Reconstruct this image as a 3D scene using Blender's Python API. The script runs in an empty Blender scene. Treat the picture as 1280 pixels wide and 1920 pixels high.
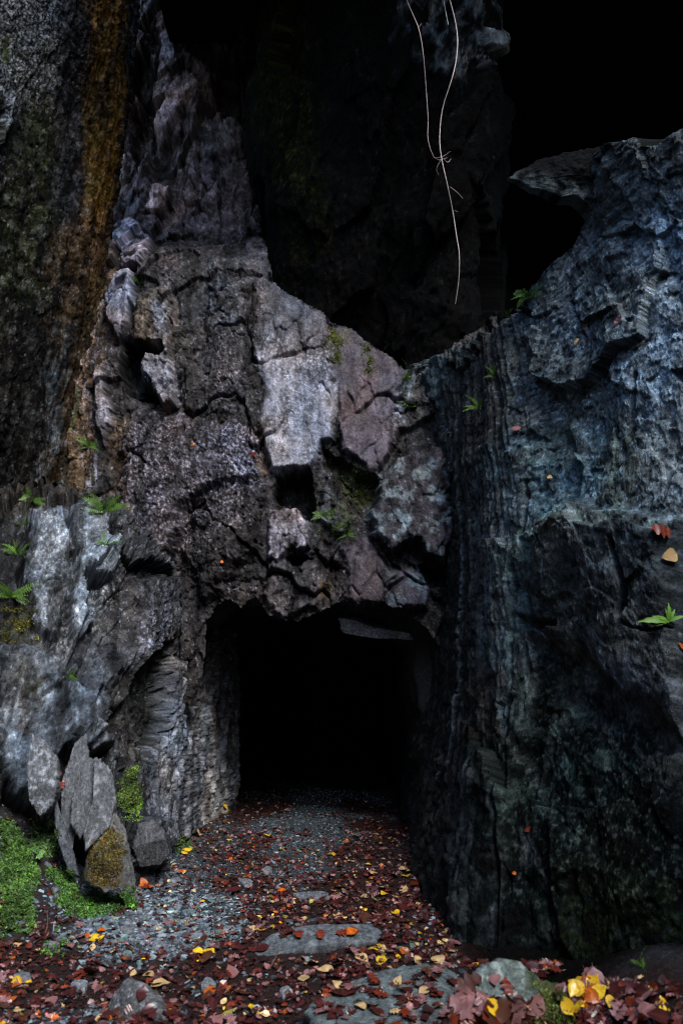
import bpy, math, random
import numpy as np
from mathutils import Vector, Matrix

# ------------------------------------------------------------------ camera, sky, sun, exposure
sc = bpy.context.scene
C = sc.collection
CAM = np.array((0.0, 0.0, 1.5)); PITCH = math.radians(11.4); LENS = 28.0
FPX = LENS / 36.0 * 1920.0
cd = bpy.data.cameras.new('camera'); cam = bpy.data.objects.new('camera', cd); C.objects.link(cam)
cam.location = CAM; cam.rotation_euler = (math.radians(90) + PITCH, 0, 0)
cd.sensor_fit = 'VERTICAL'; cd.sensor_height = 36.0; cd.lens = LENS; cd.clip_end = 300
cd.dof.use_dof = True; cd.dof.focus_distance = 6.8; cd.dof.aperture_fstop = 2.4
sc.camera = cam
SUN_EL, SUN_AZ = math.radians(46), math.radians(155)      # the sun stands behind the camera
w = bpy.data.worlds.new('World'); sc.world = w; w.use_nodes = True
nt = w.node_tree; bg = nt.nodes['Background']; sky = nt.nodes.new('ShaderNodeTexSky')
sky.sky_type = 'NISHITA'; sky.sun_disc = False; sky.sun_elevation = SUN_EL; sky.sun_rotation = SUN_AZ
nt.links.new(sky.outputs[0], bg.inputs[0]); bg.inputs[1].default_value = 0.14
sd = bpy.data.lights.new('sun', 'SUN'); sun = bpy.data.objects.new('sun', sd); C.objects.link(sun)
sd.energy = 1.4; sd.angle = math.radians(20); sd.color = (1.0, 0.975, 0.94)
sdir = Vector((math.sin(SUN_AZ) * math.cos(SUN_EL), math.cos(SUN_AZ) * math.cos(SUN_EL), math.sin(SUN_EL)))
sun.rotation_euler = sdir.to_track_quat('Z', 'Y').to_euler()
sc.view_settings.view_transform = 'Standard'; sc.view_settings.look = 'None'
sc.view_settings.exposure = 1.52; sc.view_settings.gamma = 1.0
sc.render.engine = 'CYCLES'; sc.cycles.max_bounces = 5; sc.cycles.diffuse_bounces = 3; sc.cycles.glossy_bounces = 2
sc.cycles.use_denoising = True; sc.cycles.denoising_prefilter = 'NONE'; sc.cycles.filter_width = 1.2; sc.cycles.sample_clamp_indirect = 1.0; sc.cycles.sample_clamp_direct = 4.0; sc.cycles.use_adaptive_sampling = False

rng = np.random.default_rng(7); random.seed(7)
cp, sp = math.cos(PITCH), math.sin(PITCH)

def project(P):
    d = P - CAM
    dep = d[..., 1] * cp + d[..., 2] * sp
    up = -d[..., 1] * sp + d[..., 2] * cp
    dep = np.maximum(dep, 0.05)
    return 640 + FPX * d[..., 0] / dep, 960 - FPX * up / dep

def ray(px, py):
    x = (px - 640) / FPX; u = (960 - py) / FPX
    return np.array((x, cp - u * sp, sp + u * cp))

def at(px, py, Y):
    r = ray(px, py); return CAM + r * (Y / r[1])

# ------------------------------------------------------------------ noise
def hsh(i, j, s):
    h = (i.astype(np.int64) * 374761393 + j.astype(np.int64) * 668265263 + s * 974634977) & 0xffffffff
    h = ((h ^ (h >> 13)) * 1274126177) & 0xffffffff
    h = ((h ^ (h >> 16)) * 2246822519) & 0xffffffff
    h = h ^ (h >> 15)
    return (h & 0xffffff).astype(np.float32) / float(0xffffff)

def vn(x, y, s=0):
    i = np.floor(x); j = np.floor(y); fx = (x - i).astype(np.float32); fy = (y - j).astype(np.float32)
    i = i.astype(np.int64); j = j.astype(np.int64)
    def g(di, dj):
        a = hsh(i + di, j + dj, s) * 6.2831853
        return np.cos(a) * (fx - di) + np.sin(a) * (fy - dj)
    ux = fx * fx * fx * (fx * (fx * 6 - 15) + 10); uy = fy * fy * fy * (fy * (fy * 6 - 15) + 10)
    a = g(0, 0); b = g(1, 0); c = g(0, 1); d = g(1, 1)
    return (a + (b - a) * ux + (c - a) * uy + (a - b - c + d) * ux * uy) * 1.4

def fbm(x, y, o=4, s=0, gain=0.5):
    r = 0; a = 1.0; t = 0
    for k in range(o):
        r = r + a * vn(x + 17.3 * k, y - 9.1 * k, s + k); t += a; a *= gain; x = x * 2.03; y = y * 2.03
    return r / t

def worley(x, y, s=0):
    i = np.floor(x).astype(np.int64); j = np.floor(y).astype(np.int64)
    f1 = np.full(x.shape, 9., np.float32); f2 = f1.copy(); ci = np.zeros_like(i); cj = np.zeros_like(i)
    cx = np.zeros(x.shape, np.float32); cy = cx.copy()
    for di in (-1, 0, 1):
        for dj in (-1, 0, 1):
            a = i + di; b = j + dj
            qx = a + hsh(a, b, s); qy = b + hsh(a, b, s + 91)
            d = ((x - qx) ** 2 + (y - qy) ** 2).astype(np.float32)
            m = d < f1
            f2 = np.where(m, f1, np.minimum(f2, d)); f1 = np.where(m, d, f1)
            ci = np.where(m, a, ci); cj = np.where(m, b, cj); cx = np.where(m, qx, cx); cy = np.where(m, qy, cy)
    return np.sqrt(f1), np.sqrt(f2), ci, cj, cx, cy

def facets(a, b, ca, cb, s, amp, tilt, warp=0.35):
    """broken-rock relief: every cell is a plane of its own height and tilt"""
    x = a / ca + warp * fbm(a / ca * 1.3, b / cb * 1.3, 3, s + 5); y = b / cb + warp * fbm(a / ca * 1.3 + 40, b / cb * 1.3, 3, s + 6)
    f1, f2, ci, cj, cx, cy = worley(x, y, s)
    o = hsh(ci, cj, s + 1) - 0.5; gx = hsh(ci, cj, s + 2) - 0.5; gy = hsh(ci, cj, s + 3) - 0.5
    return amp * o + tilt * (gx * (x - cx) + gy * (y - cy)), f2 - f1, hsh(ci, cj, s + 4)

def sstep(e0, e1, x):
    t = np.clip((x - e0) / (e1 - e0), 0, 1); return t * t * (3 - 2 * t)

def sdf(poly, x, y):
    p = np.array(poly, np.float64); n = len(p); d = np.full(x.shape, 1e18); ins = np.zeros(x.shape, bool)
    for k in range(n):
        x1, y1 = p[k]; x2, y2 = p[(k + 1) % n]; ex, ey = x2 - x1, y2 - y1
        wx, wy = x - x1, y - y1
        t = np.clip((wx * ex + wy * ey) / (ex * ex + ey * ey + 1e-9), 0, 1)
        d = np.minimum(d, (wx - ex * t) ** 2 + (wy - ey * t) ** 2)
        c = ((y1 > y) != (y2 > y)) & (x < ex * (y - y1) / (ey if ey else 1e-9) + x1)
        ins ^= c
    d = np.sqrt(d); return np.where(ins, -d, d)

# ------------------------------------------------------------------ materials
def new_mat(name):
    m = bpy.data.materials.new(name); m.use_nodes = True
    n = m.node_tree; n.nodes.clear()
    out = n.nodes.new('ShaderNodeOutputMaterial'); b = n.nodes.new('ShaderNodeBsdfPrincipled')
    n.links.new(b.outputs[0], out.inputs[0]); return m, n, b

def rock_material(name, bump=0.6, scale=1.0):
    m, n, b = new_mat(name); L = n.links.new
    at_ = n.nodes.new('ShaderNodeAttribute'); at_.attribute_name = 'col'
    wt = n.nodes.new('ShaderNodeAttribute'); wt.attribute_name = 'wet'
    tc = n.nodes.new('ShaderNodeTexCoord')
    mp = n.nodes.new('ShaderNodeMapping'); mp.inputs['Scale'].default_value = (scale, scale, scale * 0.75); L(tc.outputs['Object'], mp.inputs[0])
    n1 = n.nodes.new('ShaderNodeTexNoise'); n1.inputs['Scale'].default_value = 55; n1.inputs['Detail'].default_value = 6; n1.inputs['Roughness'].default_value = 0.7
    L(mp.outputs[0], n1.inputs['Vector'])
    n2 = n.nodes.new('ShaderNodeTexNoise'); n2.inputs['Scale'].default_value = 160; n2.inputs['Detail'].default_value = 3; L(tc.outputs['Object'], n2.inputs['Vector'])
    mr = n.nodes.new('ShaderNodeMapRange'); mr.inputs[1].default_value = 0.36; mr.inputs[2].default_value = 0.64; mr.inputs[3].default_value = 0.62; mr.inputs[4].default_value = 1.38
    L(n1.outputs[0], mr.inputs[0])
    mx = n.nodes.new('ShaderNodeMix'); mx.data_type = 'RGBA'; mx.blend_type = 'MULTIPLY'; mx.inputs[0].default_value = 1
    L(at_.outputs['Color'], mx.inputs[6]); L(mr.outputs[0], mx.inputs[7]); L(mx.outputs[2], b.inputs['Base Color'])
    r = n.nodes.new('ShaderNodeMapRange'); r.inputs[1].default_value = 0.3; r.inputs[3].default_value = 0.7; r.inputs[4].default_value = 0.14; L(wt.outputs['Fac'], r.inputs[0])
    ra = n.nodes.new('ShaderNodeMath'); ra.operation = 'MULTIPLY_ADD'; ra.inputs[1].default_value = 0.35; ra.inputs[2].default_value = -0.17; L(n2.outputs[0], ra.inputs[0])
    rs = n.nodes.new('ShaderNodeMath'); rs.operation = 'ADD'; rs.use_clamp = True; L(r.outputs[0], rs.inputs[0]); L(ra.outputs[0], rs.inputs[1]); L(rs.outputs[0], b.inputs['Roughness'])
    sp_ = n.nodes.new('ShaderNodeMapRange'); sp_.inputs[1].default_value = 0.3; sp_.inputs[3].default_value = 0.03; sp_.inputs[4].default_value = 0.7; L(wt.outputs['Fac'], sp_.inputs[0]); L(sp_.outputs[0], b.inputs['Specular IOR Level'])
    b1 = n.nodes.new('ShaderNodeBump'); b1.inputs['Strength'].default_value = bump; b1.inputs['Distance'].default_value = 0.03; L(n1.outputs[0], b1.inputs['Height'])
    b2 = n.nodes.new('ShaderNodeBump'); b2.inputs['Strength'].default_value = bump; b2.inputs['Distance'].default_value = 0.009; L(n2.outputs[0], b2.inputs['Height']); L(b1.outputs[0], b2.inputs['Normal'])
    L(b2.outputs[0], b.inputs['Normal'])
    return m

def attr_material(name, rough, spec, trans=0.0):
    m, n, b = new_mat(name)
    a = n.nodes.new('ShaderNodeAttribute'); a.attribute_name = 'col'
    tc = n.nodes.new('ShaderNodeTexCoord'); nz = n.nodes.new('ShaderNodeTexNoise'); nz.inputs['Scale'].default_value = 60; nz.inputs['Detail'].default_value = 4
    n.links.new(tc.outputs['Object'], nz.inputs['Vector'])
    mr = n.nodes.new('ShaderNodeMapRange'); mr.inputs[1].default_value = 0.3; mr.inputs[2].default_value = 0.7; mr.inputs[3].default_value = 0.6; mr.inputs[4].default_value = 1.35
    n.links.new(nz.outputs[0], mr.inputs[0])
    mx = n.nodes.new('ShaderNodeMix'); mx.data_type = 'RGBA'; mx.blend_type = 'MULTIPLY'; mx.inputs[0].default_value = 1
    n.links.new(a.outputs['Color'], mx.inputs[6]); n.links.new(mr.outputs[0], mx.inputs[7]); n.links.new(mx.outputs[2], b.inputs['Base Color'])
    b.inputs['Roughness'].default_value = rough; b.inputs['Specular IOR Level'].default_value = spec
    return m

M_ROCK = rock_material('slate_rock', 0.7); M_GROUND = rock_material('wet_ground', 0.8, 1.3); M_STONE = rock_material('stone', 0.5, 1.0)
M_LEAF = attr_material('leaf', 0.3, 0.4); M_CHIP = attr_material('slate_chip', 0.35, 0.4)
M_GREEN = attr_material('green_plant', 0.5, 0.35); M_ROOT = attr_material('pale_root', 0.6, 0.3)

# ------------------------------------------------------------------ mesh helpers
def raw_mesh(name, V, F, mat, col=None, wet=None, smooth=True):
    """V (n,3); F (m,k) with k = 3 or 4, or a list of tuples"""
    me = bpy.data.meshes.new(name); V = np.asarray(V, np.float32)
    me.vertices.add(len(V)); me.vertices.foreach_set('co', V.ravel())
    if isinstance(F, np.ndarray):
        k = F.shape[1]; me.loops.add(F.size); me.loops.foreach_set('vertex_index', F.astype(np.int32).ravel())
        me.polygons.add(len(F)); me.polygons.foreach_set('loop_start', np.arange(0, F.size, k, dtype=np.int32))
    else:
        lens = np.array([len(f) for f in F], np.int32); fl = np.array([i for f in F for i in f], np.int32)
        me.loops.add(len(fl)); me.loops.foreach_set('vertex_index', fl); me.polygons.add(len(F))
        me.polygons.foreach_set('loop_start', np.concatenate(([0], np.cumsum(lens)[:-1])).astype(np.int32))
    me.update(calc_edges=True)
    me.polygons.foreach_set('use_smooth', np.full(len(me.polygons), smooth, bool))
    if col is not None:
        c = np.ones((len(V), 4), np.float32); c[:, :3] = col
        me.attributes.new('col', 'FLOAT_COLOR', 'POINT').data.foreach_set('color', c.ravel())
    if wet is not None:
        me.attributes.new('wet', 'FLOAT', 'POINT').data.foreach_set('value', np.broadcast_to(wet, (len(V),)).astype(np.float32).copy())
    me.materials.append(mat); return me

def link(name, me, parent=None):
    o = bpy.data.objects.new(name, me); C.objects.link(o)
    if parent: o.parent = parent
    return o

def tag(o, label=None, cat=None, group=None, kind=None):
    if label: o['label'] = label
    if cat: o['category'] = cat
    if group: o['group'] = group
    if kind: o['kind'] = kind
    return o

def grid_faces(n, m, mask=None):
    i = np.arange(n * m).reshape(n, m)
    F = np.stack([i[:-1, :-1], i[1:, :-1], i[1:, 1:], i[:-1, 1:]], -1).reshape(-1, 4)
    return F if mask is None else F[mask.reshape(-1)]

# ------------------------------------------------------------------ a rock surface
class Surf:
    def __init__(s, P, N, a, b, flip=False):
        s.P, s.N, s.a, s.b, s.flip = P, N, a, b, flip
        s.px, s.py = project(P); sh = a.shape
        s.kd = 1.0; s.kc = 1.0; s.crack = None; s.flk = 1.0; s.gain = 0.43; s.tint = (1, 1, 1); s.stk = 0.75; s.h = np.zeros(sh); s.col = np.zeros(sh + (3,)); s.wet = np.full(sh, 0.6)
        s.w1 = fbm(a * 3.1, b * 2.2, 5, 301, 0.6); s.w2 = fbm(a * 3.1 + 50, b * 2.2, 5, 302, 0.6)
        s.f1 = fbm(a * 38, b * 26, 3, 303, 0.7)                          # fine speckle
        s.f2 = fbm((a + 0.12 * b) * 26, b * 2.2, 4, 304, 0.65)           # fine vertical streaks
        s.f3 = fbm(a * 6, b * 4.5, 5, 305, 0.6)                          # patches
        s.pop = np.zeros(sh); s.sm = np.ones(sh); s.ids = np.zeros(sh, int); s.npart = 0; s.koff = 1.0; s.kkeep = 1.0; s.kbev = 1.0; s.kwarp = 1.0
    def region(s, poly, warp=9.0):
        p = np.array(poly); pad = 45 + warp
        m = (s.px > p[:, 0].min() - pad) & (s.px < p[:, 0].max() + pad) & (s.py > p[:, 1].min() - pad) & (s.py < p[:, 1].max() + pad)
        return m, (sdf(poly, s.px[m] + warp * 3.2 * s.w1[m], s.py[m] + warp * 3.2 * s.w2[m]) if m.any() else None)
    def slab(s, poly, off, tx=0.0, ty=0.0, bev=7, warp=6, col=None, k=1.0, keep=0.55, rnd=0.0, pop=None, wet=None, part=None, sm=None):
        """a block or hollow: relief set to off (metres towards the viewer) plus a tilt per 100 px"""
        m, d = s.region(poly, warp * s.kwarp)
        if d is None: return
        c = np.array(poly).mean(0); bev = bev * s.kbev
        if part is None: part = off >= 0.1
        off = off * (s.koff if off > 0 else 0.85)
        t = sstep(bev * 0.4, -bev, d)
        if part:
            s.npart += 1; s.ids[m] = np.where(d < 0.3 * bev, s.npart, s.ids[m])
        hs = off + tx * (s.px[m] - c[0]) / 100 + ty * (s.py[m] - c[1]) / 100 + min(1.0, keep * s.kkeep) * s.h0[m]
        if rnd: hs = hs - rnd * np.exp(np.minimum(d, 0) / 22.0)
        s.h[m] += (hs - s.h[m]) * t
        if col is not None:
            f = (t * k)[:, None]; s.col[m] = s.col[m] * (1 - f) + np.array(col) * f
        if sm is not None: s.sm[m] += (sm - s.sm[m]) * t
        if pop is not None: s.pop[m] += (pop - s.pop[m]) * t
        if wet is not None: s.wet[m] += (wet - s.wet[m]) * t
    def paint(s, poly, col, k=0.9, soft=14, warp=12, pat=None, thr=0.0, sh=0.25, wet=None):
        m, d = s.region(poly, warp)
        if d is None: return
        t = sstep(soft, -soft, d) * k
        if pat: t = t * sstep(thr - sh, thr + sh, {'speck': s.f1, 'streak': s.f2, 'patch': s.f3}[pat][m])
        s.col[m] = s.col[m] * (1 - t[:, None]) + np.array(col) * t[:, None]
        if wet is not None: s.wet[m] += (wet - s.wet[m]) * t
    def build(s, name, mask=None, mat=None):
        if s.pop.any():                                                  # knobbly crust
            f1, f2, *_ = worley(s.a * 26, s.b * 24, 77); g1, *_ = worley(s.a * 55, s.b * 50, 78)
            s.h = s.h + s.pop * (0.020 * (0.5 - f1) + 0.010 * (0.5 - g1))
        q1 = fbm(s.a * 7, s.b * 5.5, 6, 311, 0.62); q2 = fbm(s.a * 24, s.b * 19, 4, 312, 0.65)
        s.h = s.h + s.kd * s.sm * (0.020 * q1 - 0.012 * np.abs(q2) + 0.003 * s.f2 + 0.004 * s.f1)
        f4, _, r4 = facets(s.a, s.b, 0.06, 0.075, 330, 0.009, 0.030); s.h = s.h + s.kd * s.sm * f4
        if s.crack is not None:
            g = sstep(-0.12, 0.22, fbm(s.a * 1.4 + 31, s.b * 1.1, 3, 320))
            s.h = s.h - s.crack * g
        v1 = fbm(s.a * 8 + 5, s.b * 6.0, 6, 313, 0.72); v2 = fbm(s.a * 28, s.b * 22, 4, 314, 0.85)
        v3 = fbm(s.a * 30 + 9, s.b * 17, 4, 315, 0.8); v4 = fbm((s.a + 0.1 * s.b) * 6, s.b * 0.7, 4, 316, 0.6); v5 = fbm(s.a * 2.2, s.b * 1.6 + 8, 4, 317)
        s.col = s.col * (s.gain * np.exp(s.kc * (0.25 + 0.75 * s.sm) * (2.9 * v1 + 1.7 * v2 + 0.5 * (r4 - 0.5))))[..., None] * (1 + np.array([0.35, 0.0, -0.35]) * v5[..., None])
        s.col = s.col * (1 - s.kc * (0.3 + 0.7 * s.sm) * s.stk * sstep(0.02, 0.28, v4))[..., None]
        fl = (s.flk * s.sm * 0.8 * sstep(0.20, 0.34, v3) * sstep(-0.1, 0.25, v1 + 0.5 * v5))[..., None]
        s.col = s.col * (1 - fl) + np.array((0.30, 0.34, 0.40)) * fl
        s.col = s.col * np.array(s.tint)
        s.wet = s.wet + 0.5 * v1 + 0.4 * v2 + 0.25 * (r4 - 0.5)
        V = s.P + s.N * s.h[..., None]; n, m = s.a.shape
        s.V = V
        fm = None
        if mask is not None:
            k = mask(V, s); fm = k[:-1, :-1] & k[1:, :-1] & k[1:, 1:] & k[:-1, 1:]
        ids = s.ids[:-1, :-1]
        if fm is None: fm = np.ones(ids.shape, bool)
        Vf = V.reshape(-1, 3); Cf = np.clip(s.col.reshape(-1, 3), 0.003, 0.8); Wf = np.clip(s.wet.ravel(), 0, 1); root = None
        for k in range(s.npart + 1):                                    # blocks that can be told apart are parts of their face
            F = grid_faces(n, m, fm & (ids == k))
            if not len(F): continue
            if s.flip: F = F[:, ::-1]
            u, inv = np.unique(F, return_inverse=True)
            nm = name if k == 0 else 'rock_block'
            o = link(nm, raw_mesh(nm, Vf[u], inv.reshape(F.shape), mat or M_ROCK, Cf[u], Wf[u]), root)
            if k == 0: root = tag(o, kind='structure')
        return root

def ruled(levels, svals, vvals, ztop):
    """levels: plan polylines at v = 0, .5, 1 (corresponding points); returns positions, normals"""
    n = len(levels[0]); k = np.arange(n)
    S, Vv = np.meshgrid(svals, vvals, indexing='ij')
    def sm(arr, q):                                                     # smooth (Catmull-like) interpolation
        i = np.clip(np.floor(q).astype(int), 0, n - 2); f = q - i
        a = np.array(arr, float); t = np.gradient(a)
        return ((2 * f**3 - 3 * f**2 + 1) * a[i] + (f**3 - 2 * f**2 + f) * t[i] + (-2 * f**3 + 3 * f**2) * a[i + 1] + (f**3 - f**2) * t[i + 1])
    vc = np.minimum(Vv, 1.0)
    B = [(1 - vc) * (1 - 2 * vc), 4 * vc * (1 - vc), vc * (2 * vc - 1)]
    X = sum(B[j] * sm([p[0] for p in levels[j]], S) for j in range(3)); Y = sum(B[j] * sm([p[1] for p in levels[j]], S) for j in range(3))
    Z = vc * sm(ztop, S)
    P = np.stack([X, Y, Z], -1)
    du = np.gradient(P, axis=0); dv = np.gradient(P, axis=1)
    N = np.cross(du, dv); N /= np.linalg.norm(N, axis=-1, keepdims=True) + 1e-9
    sgn = np.sign((N * (CAM - P)).sum(-1).mean()); N = N * sgn
    a = np.concatenate([np.zeros((1, S.shape[1])), np.cumsum(np.linalg.norm(np.diff(P, axis=0), axis=-1), axis=0)], 0)
    a = np.repeat(a[:, S.shape[1] // 2][:, None], S.shape[1], 1)
    ex = np.maximum(Vv - 1.0, 0)                                        # the top turns back into the rock
    last = np.argmax(vvals > 1.0) - 1 if (vvals > 1.0).any() else None
    if last is not None:
        N[:, last + 1:] = N[:, last:last + 1]
        P = P - N * np.array([1, 1, 0]) * ex[..., None] + np.array([0, 0, 0.06]) * ex[..., None]
    return P, N, a, Z, sgn < 0

# palette (linear base colours)
BROWN = (0.042, 0.036, 0.033); DARK = (0.022, 0.021, 0.021); GREY = (0.12, 0.125, 0.13); PURP = (0.115, 0.098, 0.108)
PALE = (0.40, 0.45, 0.51); PINK = (0.30, 0.25, 0.25); BLUE = (0.15, 0.19, 0.215); TEAL = (0.07, 0.135, 0.135)
OCHRE = (0.17, 0.092, 0.022); RUST = (0.15, 0.055, 0.02); MOSS = (0.040, 0.050, 0.012); BLACK = (0.008, 0.009, 0.009); SAND = (0.27, 0.20, 0.12)
LAV = (0.62, 0.62, 0.78)  # lavender for glints painted onto the wet crust

# ------------------------------------------------------------------ central rock face over the tunnel
xs = np.arange(-3.3, 1.62, 0.0095); zs = np.concatenate([np.arange(1.2, 6.2, 0.0095), np.arange(6.2, 9.8, 0.015)])
X, Z = np.meshgrid(xs, zs, indexing='ij')
Yb = 7.42 + 0.10 * np.maximum(Z - 2.2, 0) + 0.85 * sstep(5.6, 6.9, Z) - 0.5 * sstep(7.6, 9.5, Z) + 0.25 * sstep(-2.2, -3.0, X) * sstep(4.2, 5.4, Z)
P = np.stack([X, Yb, Z], -1); N = np.zeros_like(P); N[..., 1] = -1
cf = Surf(P, N, X, Z, flip=True)
lean = 0.16 * Z
f1_, e1, r1 = facets(X - lean, Z, 0.55, 1.0, 11, 0.16, 0.24)
f2_, e2, r2 = facets(X - lean, Z, 0.22, 0.46, 12, 0.075, 0.17)
f3_, e3, r3 = facets(X - 0.5 * lean, Z, 0.08, 0.15, 13, 0.024, 0.05)
rough_up = sstep(5.3, 6.2, Z)
cf.h0 = (0.55 + 1.3 * rough_up) * f1_ + (0.5 + 0.9 * rough_up) * f2_ + 0.7 * f3_ + 0.05 * fbm(X * 1.5, Z * 1.1, 4, 21)
cf.h = cf.h0.copy()
cf.col[:] = BROWN
cf.col *= (0.7 + 0.6 * r2)[..., None]
cf.col += 0.02 * (r1[..., None] - 0.5) * np.array([1.0, 0.9, 1.0])
cf.pop[:] = 0.25 * (1 - rough_up); cf.crack = 0.07 * np.exp(-(e1 / 0.035) ** 2) + 0.035 * np.exp(-(e2 / 0.05) ** 2)
cf.gain = 0.50; cf.koff = 0.40; cf.tint = (1.03, 0.97, 1.06); cf.kkeep = 1.5; cf.kbev = 1.7; cf.kwarp = 1.5
s_ = cf.slab; p_ = cf.paint
# jagged shaded upper part
p_([(230, 0), (470, 0), (480, 430), (230, 430)], (0.20, 0.162, 0.168), 0.85, 20, 20)
s_([(285, 240), (345, 130), (372, 160), (315, 255)], 0.28, 0.05, 0.06, 3, 3, (0.50, 0.40, 0.41), 0.9, 0.2)
s_([(262, 405), (290, 345), (328, 352), (302, 398)], 0.30, 0.05, 0.05, 3, 3, (0.48, 0.38, 0.37), 0.9, 0.2)
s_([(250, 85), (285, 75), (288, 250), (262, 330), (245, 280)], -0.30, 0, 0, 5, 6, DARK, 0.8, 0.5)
s_([(240, 60), (270, 55), (295, 85), (240, 90)], 0.20, 0, 0, 4, 4, (0.42, 0.33, 0.33), 0.8)
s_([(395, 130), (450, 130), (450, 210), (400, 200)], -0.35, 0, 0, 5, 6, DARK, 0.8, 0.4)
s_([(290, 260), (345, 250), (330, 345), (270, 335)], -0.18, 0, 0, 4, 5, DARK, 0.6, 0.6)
s_([(345, 265), (430, 210), (455, 220), (440, 275), (380, 290)], 0.2, 0.04, -0.05, 4, 6, (0.27, 0.25, 0.25), 0.8, 0.5)
s_([(350, 265), (375, 270), (360, 380), (340, 370)], 0.16, 0, 0, 4, 4, (0.27, 0.22, 0.22), 0.7, 0.5)
s_([(210, 0), (240, 0), (238, 300), (225, 470), (205, 470)], 0.25, 0.1, 0, 6, 6, (0.30, 0.26, 0.24), 0.7, 0.8)
s_([(455, 0), (520, 0), (520, 520), (490, 440), (470, 330)], -0.15, 0.1, 0, 10, 6, DARK, 0.7, 0.5)
# bedding columns
s_([(330, 470), (400, 460), (385, 610), (372, 660), (340, 640)], 0.10, 0.03, 0, 5, 5, (0.05, 0.046, 0.043), 0.7, 0.3, pop=0.3)
s_([(325, 610), (352, 600), (372, 700), (368, 775), (345, 792), (330, 775)], 0.22, 0.02, 0, 5, 3, (0.04, 0.034, 0.028), 0.8, 0.3, 0.05, pop=0.9)
s_([(400, 470), (455, 440), (480, 520), (470, 640), (475, 700), (440, 765), (395, 790), (378, 700), (385, 580)], 0.24, 0.03, -0.02, 9, 5, (0.045, 0.045, 0.048), 0.8, 0.3, 0.08, pop=0.7)
s_([(455, 440), (490, 430), (508, 560), (492, 690), (478, 700), (470, 560)], 0.12, -0.05, 0, 6, 5, (0.12, 0.115, 0.12), 0.8, 0.3)
p_([(395, 500), (455, 500), (445, 610), (400, 620)], BLUE, 0.5, 20, 15, 'patch', 0.0)
# pale streaked slab and smooth purple slab
s_([(498, 540), (515, 528), (612, 592), (618, 712), (632, 712), (630, 828), (606, 835), (585, 888), (505, 882), (482, 800), (492, 650)], 0.16, -0.02, 0.03, 6, 3, (0.15, 0.155, 0.165), 0.9, 0.12, pop=0.05, sm=0.4)
s_([(606, 590), (700, 645), (758, 692), (735, 770), (728, 880), (690, 885), (640, 845), (628, 712), (612, 708)], 0.13, 0.0, 0.03, 5, 4, (0.155, 0.132, 0.152), 0.95, 0.10, pop=0.0, sm=0.2)
p_([(490, 660), (560, 640), (575, 760), (580, 885), (505, 880), (484, 800)], (0.55, 0.60, 0.66), 0.9, 12, 14, 'patch', -0.12, 0.2)
p_([(590, 715), (632, 712), (628, 828), (606, 832), (590, 870)], (0.52, 0.56, 0.62), 0.95, 6, 6, 'patch', -0.35, 0.3)
p_([(500, 560), (610, 600), (612, 700), (560, 800), (500, 700)], (0.22, 0.22, 0.235), 0.6, 16, 12, 'streak', 0.0)
p_([(500, 640), (600, 640), (590, 880), (500, 880)], (0.035, 0.035, 0.04), 0.75, 20, 15, 'speck', 0.26, 0.1)
p_([(610, 590), (650, 620), (640, 690), (612, 680)], (0.08, 0.09, 0.02), 0.9, 10, 10, 'patch', 0.0, 0.15)
p_([(670, 640), (700, 655), (700, 700), (680, 690)], (0.08, 0.09, 0.02), 0.9, 8, 10, 'speck', 0.0, 0.15)
p_([(645, 715), (660, 715), (660, 750), (645, 750)], (0.08, 0.1, 0.02), 0.9, 5, 5, 'speck', 0.0, 0.15)
p_([(665, 800), (690, 740), (695, 760), (675, 825)], (0.08, 0.1, 0.02), 0.9, 5, 5, 'speck', 0.0, 0.15)
p_([(710, 730), (760, 740), (765, 820), (725, 830)], PALE, 0.8, 10, 14, 'patch', 0.0, 0.12)
# the big crusted bulge, left of centre
s_([(222, 790), (262, 752), (330, 770), (395, 790), (440, 790), (475, 800), (490, 870), (470, 900), (390, 930), (358, 960), (335, 1045), (285, 1068), (228, 1040), (212, 960)], 0.52, -0.03, 0.06, 12, 6, (0.060, 0.054, 0.057), 0.9, 0.35, 0.16, pop=1.0, wet=0.55)
s_([(370, 930), (420, 900), (500, 885), (512, 930), (500, 1000), (478, 1060), (420, 1110), (375, 1135), (352, 1040)], 0.46, 0.0, 0.03, 12, 8, (0.036, 0.031, 0.028), 0.9, 0.5, 0.15, pop=1.0, wet=0.55)
p_([(430, 790), (480, 800), (480, 900), (435, 920)], LAV, 0.75, 10, 10, 'speck', 0.08, 0.12, wet=0.8)
p_([(235, 840), (320, 790), (330, 960), (250, 990)], LAV, 0.5, 25, 14, 'speck', 0.18, 0.12, wet=0.75)
p_([(330, 850), (410, 830), (410, 890), (340, 900)], (0.17, 0.17, 0.185), 0.6, 20, 15, 'patch', 0.0)
p_([(205, 780), (250, 770), (235, 990), (205, 1000)], (0.14, 0.085, 0.03), 0.7, 14, 10, 'patch', -0.1)
p_([(470, 800), (492, 800), (505, 880), (485, 890)], (0.16, 0.10, 0.05), 0.8, 8, 6)
p_([(390, 660), (450, 650), (450, 760), (395, 770)], LAV, 0.5, 20, 12, 'speck', 0.2, 0.12, wet=0.8)
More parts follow.
